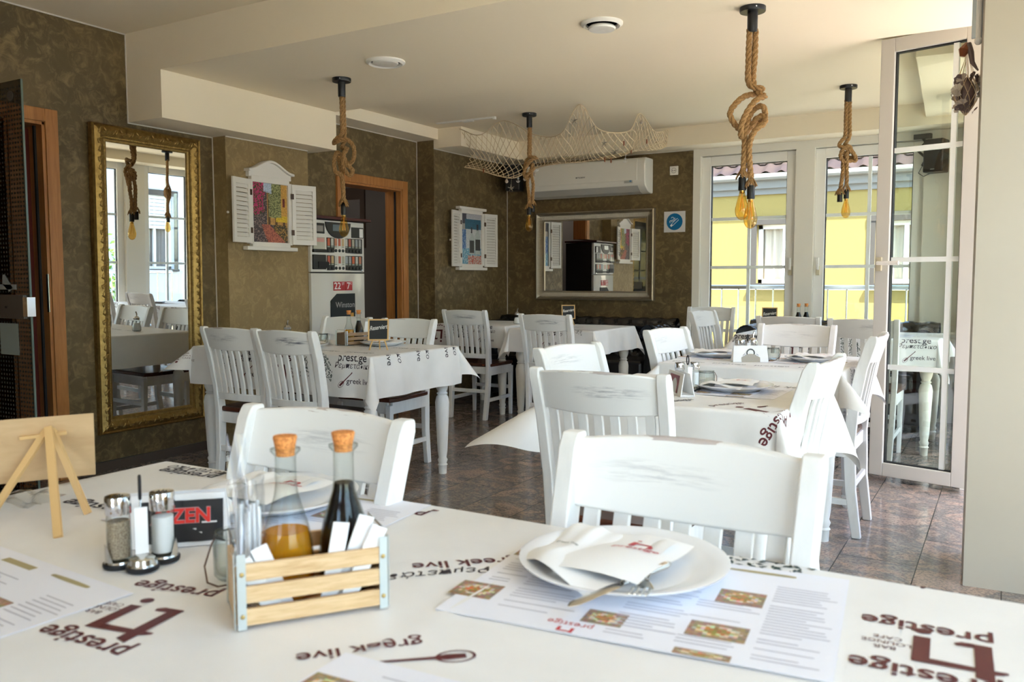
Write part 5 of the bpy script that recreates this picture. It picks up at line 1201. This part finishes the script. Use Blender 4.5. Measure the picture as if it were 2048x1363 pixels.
# salt and pepper stand with two shakers
def make_stand(label):
    t = thing('cruet_stand', label, 'cruet stand', group='steel cruet stands')
    P_, S_, F_ = (-.0290, 0), (.0290, .0), (0, -.030)
    m = MB()
    for c_ in (P_, S_, F_): m.lathe([(.0215, 0), (.0225, .002), (.0225, .006), (.0205, .007)], (c_[0], c_[1], 0), 26)
    obj('foot_rim', m, M['rubber'], t, smooth=True, angle=50)
    m = MB()
    for c_ in (P_, S_, F_): m.lathe([(.0205, .007), (.0195, .0095), (0, .0095)], (c_[0], c_[1], 0), 26)
    obj('plate', m, M['steel'], t, smooth=True)
    for c_, a0 in ((P_, 200), (S_, -20)):
        obj('wing', MB().grid(lambda u, v, c_=c_, a0=a0: Vector((c_[0]+.0195*math.cos(R(a0-45+u*90)), c_[1]+.0195*math.sin(R(a0-45+u*90)), .008+v*.028*math.sin(PI*u))), 12, 3), M['steel'], t, smooth=True)
    obj('dome', MB().lathe([(.019, .007), (.017, .016), (.010, .021), (0, .022)], (0, -.030, 0), 24), M['steel'], t, smooth=True)
    obj('stem', MB().tube([(0, -.028, .018), (0, -.012, .06), (0, -.003, .097)], .0016, 6), M['steel'], t)
    obj('loop', MB().tube([(0, -.003+.0105*math.sin(2*PI*k/20), .111+.0165*math.cos(2*PI*k/20)) for k in range(20)], .0022, 8, closed=True), M['rubber'], t, smooth=True)
    obj('paper_sachet', MB().box(-.0085, -.0285, .022, .0085, -.0270, .088), M['napkin'], t)
    return t
def make_shaker(label, fill):
    t = thing('salt_shaker' if fill == 'salt' else 'pepper_shaker', label, 'shaker', group='glass salt and pepper shakers')
    obj('glass_body', MB().lathe([(.0155, 0), (.0165, .003), (.0160, .06), (.0150, .068)], seg=24), M['glass_clear'], t, smooth=True, angle=50)
    obj('filling', MB().lathe([(.0145, .004), (.0148, .056), (0, .058)], seg=24), M[fill], t, smooth=True, angle=50)
    c_ = obj('cap', MB().lathe([(.0172, .066), (.0176, .067), (.0176, .089), (.0168, .0915), (0, .0918)], seg=26), M['chrome'], t, smooth=True, angle=28)
    for k in range(7): a = k*2*PI/6; rr = 0 if k == 6 else .006; obj('hole', MB().lathe([(.0011, .0), (.0011, .0008)], (rr*math.cos(a), rr*math.sin(a), .0918), 8), M['rubber'], c_)
    return t
stand = make_stand('steel cruet stand with a ring handle holding salt and pepper on the window table'); stand.location = (-1.062, .748, Z0); stand.rotation_euler = (0, 0, R(56))
pep = make_shaker('brown pepper shaker with a chrome cap in the cruet stand on the window table', 'pepper'); pep.location = put_local(stand, -.029, 0, .0096)
sal = make_shaker('white salt shaker with a chrome cap in the cruet stand on the window table', 'salt'); sal.location = put_local(stand, .029, 0, .0096)
# white sachet holders
def make_holder(label, txt=True):
    t = thing('sachet_holder', label, 'napkin holder', group='white sachet holders')
    m = MB()
    for s_ in (-1, 1): m.add([(-.086, s_*.026, 0), (.086, s_*.026, 0), (.080, s_*.012, .078), (-.080, s_*.012, .078), (-.086, s_*.023, 0), (.086, s_*.023, 0), (.080, s_*.0095, .078), (-.080, s_*.0095, .078)], [(0, 1, 2, 3), (7, 6, 5, 4), (3, 2, 6, 7), (0, 3, 7, 4), (1, 5, 6, 2)])
    obj('side_plates', m, M['napkin'], t); obj('base', MB().box(-.084, -.024, 0, .084, .024, .004), M['napkin'], t)
    return t
hold = make_holder('white holder with a black sachet reading ZEN, behind the salt shaker'); hold.location = (-1.105, .832, Z0); hold.rotation_euler = (0, 0, R(44))
def on_plate(u, z, d=.0): k = z/.078; return Vector((u, -.026+.014*k-.0006-d, z))
sach = thing('sugar_sachet', 'black sachet with red ZEN lettering leaning on the white holder', 'sachet', hold.location, R(44))
obj('packet', MB().grid(lambda u, v: on_plate(-.040+u*.118, .007+v*.062, .002+.003*math.sin(PI*u)*math.sin(PI*v)+.0006*math.sin(u*20+v*9)), 20, 12), M['sachet'], sach, smooth=True)
def stext(s_, u, z, size, m_, d=.0062, **k): vs, fs = text_mesh(s_, size, **k); return obj('lettering', MB().add([on_plate(u+x, z+y, d) for x, y in vs], fs), m_, sach)
stext('AIZEN', .018, .046, .030, M['red_bright'], d=.0066, bold=.03); vs_, fs_ = text_mesh('AIZEN', .030, bold=.055); obj('lettering_outline', MB().add([on_plate(.018+x, .046+y, .0058) for x, y in vs_], fs_), mat('pink_outline', (.60, .35, .36), .5), sach)
m = MB()
for (u, z, l) in ((.058, .036, .022), (.034, .026, .010), (.034, .020, .026)): m.box(u-l/2, -.0262, z-.0012, u+l/2, -.0255, z+.0012)
obj('small_print', m, M['white_print'], sach)

# plates, napkins, cutlery, placemats
def make_plate(label):
    t = thing('dinner_plate', label, 'plate', group='white dinner plates')
    obj('dish', MB().lathe([(0, .003), (.082, .003), (.086, .001), (.090, .001), (.094, .004), (.125, .014), (.143, .021), (.1445, .0235), (.142, .0240), (.122, .018), (.095, .009), (.088, .007), (0, .0065)], seg=56), M['porcelain'], t, smooth=True, angle=60)
    return t
def food(u, v):
    d = math.hypot(u-.5, (v-.5)*1.2); r = random.random
    if d < .20+.08*r(): c = (.50, .16, .06) if r() < .5 else (.28, .20, .05)
    elif d < .40: c = (.62, .55, .42) if r() < .7 else (.45, .28, .10)
    else: c = (.30, .20, .13)
    return tuple(x*(.7+.6*r()) for x in c)
def make_mat(label, full=True):
    t = thing('placemat', label, 'placemat', group='printed menu placemats')
    obj('sheet', MB().box(-.230, -.159, 0, .230, .159, .0006), M['paper'], t)
    Zp = .0009
    for (u, v, w_, h_) in ((-.196, .088, .060, .042), (-.212, -.080, .060, .050), (.108, .032, .058, .048), (.100, -.083, .068, .044), (.096, -.150, .062, .016 if full else .03), (-.030, -.100, .05, .04)):
        picture('food_photo', food, w_, h_, 14, 11, lambda a, b, u=u, v=v: (u+a, v+b, Zp), t)
    g = MB()
    for (u, v) in ((.119, .137),): g.prism([(u+.045*math.copysign(1, math.cos(a))*min(1, abs(math.cos(a))*1.3), v+.0045*math.sin(a)) for a in [2*PI*k/24 for k in range(24)]], Zp, Zp+.0002)
    g.box(-.05, .128, Zp, .03, .140, Zp+.0002); obj('khaki_bar', g, M['gold_print'], t)
    tx = MB(); rr = random.Random(4)
    for u0, u1, v0, v1 in ((-.165, -.055, .07, -.12), (.145, .222, .10, -.14), (-.02, .06, .10, -.14), (.06, .145, .005, -.055), (.06, .145, -.11, -.135), (-.16, -.08, .13, .10), (-.215, -.17, .05, -.04)):
        v = v0
        while v > v1:
            if rr.random() < .84:
                e = u1-(u1-u0)*rr.random()*.45; tx.box(u0, v, Zp, e, v+.0018, Zp+.0001)
            v -= .0088
    obj('menu_text', tx, M['print_grey'], t)
    for s_, y, z_ in (('prestige', -.133, .018), ('prestige', .0, 0)):
        if z_: vs, fs = text_mesh(s_, z_); obj('logo_text', MB().add([(-.062-x, y-yy, Zp) for x, yy in vs], fs), M['print_red'], t)
    lg = MB(); b_ = lambda x0, y0, x1, y1: lg.box(-.062-x1*.02, -.148-y1*.014, Zp, -.062-x0*.02, -.148-y0*.014, Zp+.0002)
    b_(-.5, -.3, -.3, .6); b_(-.5, .3, .5, .5); b_(.3, -.3, .5, .5); obj('logo', lg, M['print_red'], t)
    return t
def make_napkin(label):
    t = thing('paper_napkin', label, 'napkin', group='folded paper napkins')
    def nf(u, v):
        x = -.118+u*(.155+.02*v); y = -.05-.085*u+v*(.165+.06*u); z = .026+.006*math.sin(u*5+v*2)+.004*math.sin(v*9)-.024*max(0, .25-u)*1.5+.014*max(0, v-.7)
        return Vector((x, y, z+.0015*math.sin(u*30)*v))
    obj('sheet', MB().grid(nf, 26, 22), M['napkin'], t, smooth=True, angle=80)
    def pf(u, v): return Vector((-.040+u*.112+.004*v-.06*(1-v)*(1-u)*.3, -.080+v*.186, .031+.005*math.sin(PI*u)+.005*math.sin(v*5+.5)-.004*(1-v)))
    p = obj('pocket', MB().grid(pf, 20, 26), M['napkin'], t, smooth=True, angle=80)
    f0 = lambda a, b: pf(.5+a/.115, .86+b/.225)+Vector((0, 0, .0012)); lg = MB()
    for pts in (((-.012, -.004), (-.006, -.004), (-.006, .010), (-.012, .012)), ((-.006, .004), (.012, .004), (.012, .008), (-.006, .007)), ((.007, -.006), (.012, -.006), (.012, .004), (.007, .004)), ((-.010, .015), (-.006, .015), (-.006, .018), (-.010, .018))): lg.add([f0(q[0]*1.5, q[1]*1.5-.03) for q in pts], [(0, 1, 2, 3)])
    vs, fs = text_mesh('prestige', .021, bold=.01); lg.add([f0(x, -.048+y) for x, y in vs], fs); obj('printed_logo', lg, M['print_red'], t)
    vs, fs = text_mesh('greek live', .010); obj('printed_logo', MB().add([nf(.18+x/.155, .55+y/.165)+Vector((0, 0, .001)) for x, y in vs], fs), M['print_green'], t)
    return t
def make_knife(label):
    t = thing('table_knife', label, 'knife', group='table knives')
    def bl(u, v): w_ = .0085*min(1, (u/.16)**.6)*(1 if u < .9 else 1-(u-.9)*3.5); return Vector((w_*(v*2-1)*(1 if v < .5 else .75), -.100+u*.100, .0008*(1-(2*v-1)**2)))
    obj('blade', MB().grid(bl, 24, 6), M['steel'], t, smooth=True)
    obj('handle', MB().tube([(0, 0, 0), (0, .03, .001), (0, .09, .0005), (0, .10, 0)], [.0035, .004, .0055, .003], 8), M['steel'], t, smooth=True); return t
def make_fork(label):
    t = thing('table_fork', label, 'fork', group='table forks')
    obj('head', MB().grid(lambda u, v: Vector(((v*2-1)*(.003+.0095*math.sin(min(1, u*1.6)*PI/2)), .0-u*.034, -.004*math.sin(u*PI))), 12, 6), M['steel'], t, smooth=True)
    for k in range(4): obj('tine', MB().tube([(-.0105+k*.007, -.034, 0), (-.0105+k*.007, -.055, .001), (-.010+k*.0067, -.068, .003)], [.0017, .0015, .0008], 5), M['steel'], t, smooth=True)
    obj('handle', MB().tube([(0, 0, 0), (0, .06, .004), (0, .11, .002)], [.003, .0035, .004], 6), M['steel'], t, smooth=True); return t
plate = make_plate('large white plate on the menu placemat in front of the big white chair'); plate.location = (-.447, 1.058, Z0+.0010)
mat1 = make_mat('menu placemat with food photos under the white plate on the window table'); mat1.location = (-.384, 1.002, Z0+.0008); mat1.rotation_euler = (0, 0, R(6))
nap = make_napkin('folded napkin with a red prestige logo spread over the nearest plate'); nap.location = (-.452, 1.035, Z0); nap.rotation_euler = (0, 0, R(-2))
kn = make_knife('knife with its blade sticking out of the napkin on the nearest plate'); kn.location = (-.405, .955, Z0+.0255); kn.rotation_euler = (R(1), 0, R(-16))
fk = make_fork('fork half tucked in the napkin on the nearest plate'); fk.location = (-.384, .985, Z0+.0250); fk.rotation_euler = (R(-2), 0, R(12))
dup(mat1, (-1.205, .520, Z0), R(-3), 'menu placemat at the lower left corner of the window table'); dup(mat1, (-.372, .527, Z0), R(3), 'menu placemat at the bottom middle edge of the window table, closest to the viewer')
dup(mat1, (-1.10, 1.03, Z0), R(5), 'menu placemat at the far side of the window table behind the cruet stand')
dup(plate, (-1.13, 1.075, Z0+.0010), 0, 'white plate on the window table half hidden behind the oil bottle'); dup(nap, (-1.14, 1.055, Z0), R(6), 'napkin on the plate half hidden behind the oil bottle')
# chalkboard easels
def make_easel(label, group='chalkboard table easels', big=False):
    t = thing('chalkboard_easel', label, 'easel sign', group=group)
    w_, h_ = .118, .122; z0 = .055
    tilt = lambda x, y, z: Vector((x, .0+(z-.05)*.22+y, z))
    m = MB()
    for (a, b, c_, d) in ((-w_/2, z0, -w_/2+.008, z0+h_), (w_/2-.008, z0, w_/2, z0+h_), (-w_/2+.008, z0, w_/2-.008, z0+.008), (-w_/2+.008, z0+h_-.008, w_/2-.008, z0+h_)):
        m.add([tilt(x, y, z) for z in (b, d) for y in (-.008, 0) for x in (a, c_)], [(0, 1, 3, 2)[::-1], (4, 5, 7, 6), (0, 1, 5, 4), (2, 6, 7, 3), (0, 4, 6, 2), (1, 3, 7, 5)])
    obj('frame', m, M['pine'], t)
    obj('board', MB().add([tilt(-w_/2+.006, -.004, z0+.006), tilt(w_/2-.006, -.004, z0+.006), tilt(w_/2-.006, -.004, z0+h_-.006), tilt(-w_/2+.006, -.004, z0+h_-.006)], [(0, 1, 2, 3)]), M['board'], t)
    vs, fs = text_mesh('Reserviert', w_*.20, shear=.25, bold=.012); obj('chalk_writing', MB().add([tilt(x, -.0048, z0+h_*.60+y*1.5+x*.12) for x, y in vs], fs), M['chalk'], t)
    for s_ in (-1, 1): obj('leg', MB().tube([tilt(s_*.012, .006, .13), (s_*.052, .004, .0)], .0048, 6), M['pine'], t)
    obj('leg', MB().tube([tilt(0, .006, .13), (0, .070, 0)], .0042, 6), M['pine'], t)
    return t
es = make_easel('small chalkboard easel reading Reserviert on the left table'); es.location = (-3.10, 3.74, Z0); es.rotation_euler = (0, 0, R(33))
dup(es, (-3.30, 6.55, Z0), R(36), 'small chalkboard easel on the back table in front of the silver mirror'); dup(es, (-1.62, 6.72, Z0), R(10), 'small chalkboard sign standing before the pale wall between the back windows')
# the big easel in front, seen from behind
t = thing('wooden_easel', 'wooden table easel seen from behind with a plain plywood board, at the left edge', 'easel sign', (0, 0, 0))
tr, brr = Vector((-1.382, .888, .955)), Vector((-1.420, .912, .836)); dv = Vector((-.58, -.815, -.02))*.26; nn = Vector((-.81, .58, -.2))*.006
def slab(a, b, c_, d, n_, mtl, nm, par): return obj(nm, MB().add([a, b, c_, d, a+n_, b+n_, c_+n_, d+n_], [(0, 1, 2, 3), (7, 6, 5, 4), (0, 4, 5, 1), (1, 5, 6, 2), (2, 6, 7, 3), (3, 7, 4, 0)]), mtl, par, bevel=.0008)
slab(tr, tr+dv, brr+dv, brr, nn, M['ply'], 'board', t)
def strip(a, b, w_, th, nm, mtl=None):
    a, b = Vector(a), Vector(b); d = (b-a).normalized(); s_ = Vector((.86, .5, 0)); s_ = (s_-d*s_.dot(d)).normalized()*w_/2; n_ = d.cross(s_).normalized()*th/2
    obj(nm, MB().add([a-s_-n_, a+s_-n_, b+s_-n_, b-s_-n_, a-s_+n_, a+s_+n_, b+s_+n_, b-s_+n_], [(0, 1, 2, 3), (7, 6, 5, 4), (0, 4, 5, 1), (1, 5, 6, 2), (2, 6, 7, 3), (3, 7, 4, 0)]), mtl or M['pine'], t, bevel=.0006)
ap = Vector((-1.425, .832, .934))
strip(ap, (-1.283, .757, Z0), .013, .008, 'leg'); strip(ap+Vector((-.004, .008, -.004)), (-1.368, .862, Z0), .011, .008, 'leg'); strip(ap+Vector((-.008, .002, -.004)), (-1.455, .735, Z0), .011, .008, 'leg')
strip(ap+Vector((-.030, -.034, -.016)), ap+Vector((.010, .026, -.012)), .008, .006, 'crossbar')
t = thing('plastic_wrapper', 'crumpled piece of clear film lying by the easel at the left edge', 'wrapper', (-1.56, .85, Z0), R(20))
obj('film', MB().grid(lambda u, v: Vector(((u-.5)*.12, (v-.5)*.10, .002+.010*abs(math.sin(u*7+v*3))*math.sin(PI*u)+.006*math.sin(v*11)*math.sin(PI*v)**2)), 22, 18), M['plastic_film'], t, smooth=False)

# sugar pourers
def make_pourer(label):
    t = thing('sugar_pourer', label, 'sugar pourer', group='glass sugar pourers')
    obj('glass_body', MB().lathe([(0, .002), (.030, .002), (.033, .010), (.030, .035), (.022, .065), (.021, .085)], seg=24), M['glass_clear'], t, smooth=True)
    obj('sugar', MB().lathe([(.028, .004), (.030, .012), (.027, .036), (.021, .058), (0, .060)], seg=20), M['salt'], t, smooth=True)
    obj('lid', MB().lathe([(.023, .082), (.024, .095), (.012, .108), (.006, .110)], seg=20), M['chrome'], t, smooth=True, angle=40)
    obj('spout', MB().tube([(0, 0, .105), (0, 0, .125), (.008, 0, .142)], .0045, 8), M['chrome'], t, smooth=True); return t
sp = make_pourer('sugar pourer with a steel spout on the back table beside the sofa'); sp.location = (-3.80, 6.52, Z0)
dup(sp, (-4.03, 3.95, Z0), 0, 'sugar pourer whose lid shows above the second chair of the left table'); dup(sp, (-1.10, 4.24, Z0), 1, 'sugar pourer behind the upright white holder on the second table')
# left table set-up
cg = make_crate('brown crate with two bottles and a steel handle, on the left table', True); cg.location = (-3.50, 3.98, Z0); cg.rotation_euler = (0, 0, R(78))
dup(oil, put_local(cg, -.030, .0, .008), 0, 'oil bottle in the brown crate on the left table'); dup(vin, put_local(cg, .045, .0, .008), 0, 'dark vinegar bottle in the brown crate on the left table')
for k in range(3):
    o_ = obj('paper_napkin_strip', MB().box(-.012, -.001, 0, .012, .001, .135), M['napkin'], None); o_.location = put_local(cg, .068+.006*k, -.022+.010*k, .008); o_.rotation_euler = (.12, .12+.06*k, R(60+10*k)); o_.name = 'paper_sachet'; tag(o_, 'tall white sachet in the brown crate on the left table, '+('leftmost of three', 'middle of three', 'rightmost of three')[k], 'sachet', 'paper sachets in the brown crate')
for (x, y, a, l1, l2) in ((-3.60, 3.66, 0, 'white plate near the front edge of the left table beside the brown crate', 'folded napkin on the plate beside the brown crate'), (-3.30, 4.03, 3, 'white plate behind the Reserviert easel on the left table', 'folded napkin on the plate behind the Reserviert easel'), (-3.92, 3.64, 1, 'white plate glimpsed between the two front chairs of the left table', 'folded napkin glimpsed between the two front chairs of the left table')):
    dup(plate, (x, y, Z0+.0010), 0, l1); dup(nap, (x, y, Z0), a, l2)
dup(jar, (-3.70, 3.93, Z0), 0, 'glass jar left of the brown crate on the left table')
# middle aisle table set-up
mt = dup(mat1, (-.90, 3.02, Z0), R(0), 'menu placemat under the plate of the aisle table with the drooping corner'); dup(plate, (-.86, 3.04, Z0+.0010), 0, 'white plate on the aisle table, a prestige napkin on it'); dup(nap, (-.85, 3.03, Z0), R(8), 'napkin with red logo on the plate of the aisle table')
h2 = dup(hold, (-.995, 2.85, Z0), R(-52), 'white holder with red card showing, on the aisle table behind the chipped chair')
t = thing('sugar_sachet', 'dark red card sachet leaning on the white holder of the aisle table', 'sachet', h2.location, R(-52)); t.location.z = Z0
obj('packet', MB().grid(lambda u, v: on_plate(-.052+u*.100, .008+v*.060, .001), 4, 4), mat('dark_red_card', (.20, .012, .015), .4), t); obj('picture_patch', MB().grid(lambda u, v: on_plate(-.02+u*.055, .008+v*(.05*math.sin(PI*(.2+.6*u)))-.000, .0018), 8, 4), M['ac2'], t)
s2 = dup(stand, (-1.0, 2.945, Z0), R(40), 'steel cruet stand with black ring beside the holder on the aisle table')
dup(pep, put_local(s2, -.029, 0, .0096), 0, 'shaker with chrome cap on the aisle table, left one'); dup(sal, put_local(s2, .029, 0, .0096), 0, 'shaker with chrome cap on the aisle table, right one')
dup(jar, (-.955, 3.03, Z0), R(200), 'glass jar with black wire loop on the aisle table')
# second table set-up
h3 = dup(hold, (-1.085, 4.12, Z0), R(29), 'white holder with a grey emblem facing the viewer on the second table')
t = thing('sugar_sachet', 'grey sachet with a round black emblem on the holder of the second table', 'sachet', (-1.085, 4.12, Z0), R(29))
obj('packet', MB().grid(lambda u, v: on_plate(-.045+u*.09, .0+v*(.022+.018*math.sin(PI*u)), .001), 14, 4), mat('taupe_card', (.36, .32, .26), .5), t)
m = MB(); m.lathe([(.015, 0), (.021, 0)], seg=24, M=Matrix.Translation((0, -.0195, .044)) @ Matrix.Rotation(R(84), 4, 'X'), caps=False); obj('round_emblem', m, M['black'], t)
m = MB()
for k in range(8): a = R(200+k*20); m.tube([Vector((.030*math.cos(a)+.0, -.0215, .044+.012*math.sin(a))), Vector((.040*math.cos(a), -.0220, .040+.022*math.sin(a)))], .0016, 4)
obj('leaf_emblem', m, M['print_grey'], t)
s3 = dup(stand, (-1.115, 4.19, Z0), R(29), 'steel cruet stand behind the emblem holder on the second table'); dup(pep, put_local(s3, -.029, 0, .0096), 0, 'left chrome capped shaker behind the emblem holder'); dup(sal, put_local(s3, .029, 0, .0096), 0, 'right chrome capped shaker behind the emblem holder')
dup(jar, (-.995, 4.22, Z0), 0, 'glass jar at the right of the emblem holder on the second table')
dup(mat1, (-1.235, 4.29, Z0), R(2), 'menu placemat under the left plate of the second table'); dup(mat1, (-.80, 4.27, Z0), R(-2), 'menu placemat under the right plate of the second table')
dup(plate, (-1.30, 4.31, Z0+.0010), 0, 'white plate left of the emblem holder on the second table'); dup(nap, (-1.30, 4.31, Z0), R(20), 'napkin with red logo left of the emblem holder')
dup(plate, (-.81, 4.29, Z0+.0010), 0, 'white plate right of the emblem holder on the second table'); dup(nap, (-.81, 4.28, Z0), R(-5), 'napkin with red logo right of the emblem holder')
# window side table set-up
c3 = dup(cg, (-1.36, 6.66, Z0), R(60), 'crate with two dark bottles on the window side table'); dup(vin, put_local(c3, -.04, 0, .008), 0, 'dark bottle on the window side table, left of the pair'); dup(vin, put_local(c3, .045, 0, .008), 0, 'dark bottle on the window side table, right of the pair')
dup(plate, (-.85, 6.45, Z0+.0010), 0, 'white plate on the window side table seen through the glass leaf'); dup(mat1, (-.80, 6.50, Z0), 0, 'menu placemat on the window side table seen through the glass leaf')
bpy.context.view_layer.update()
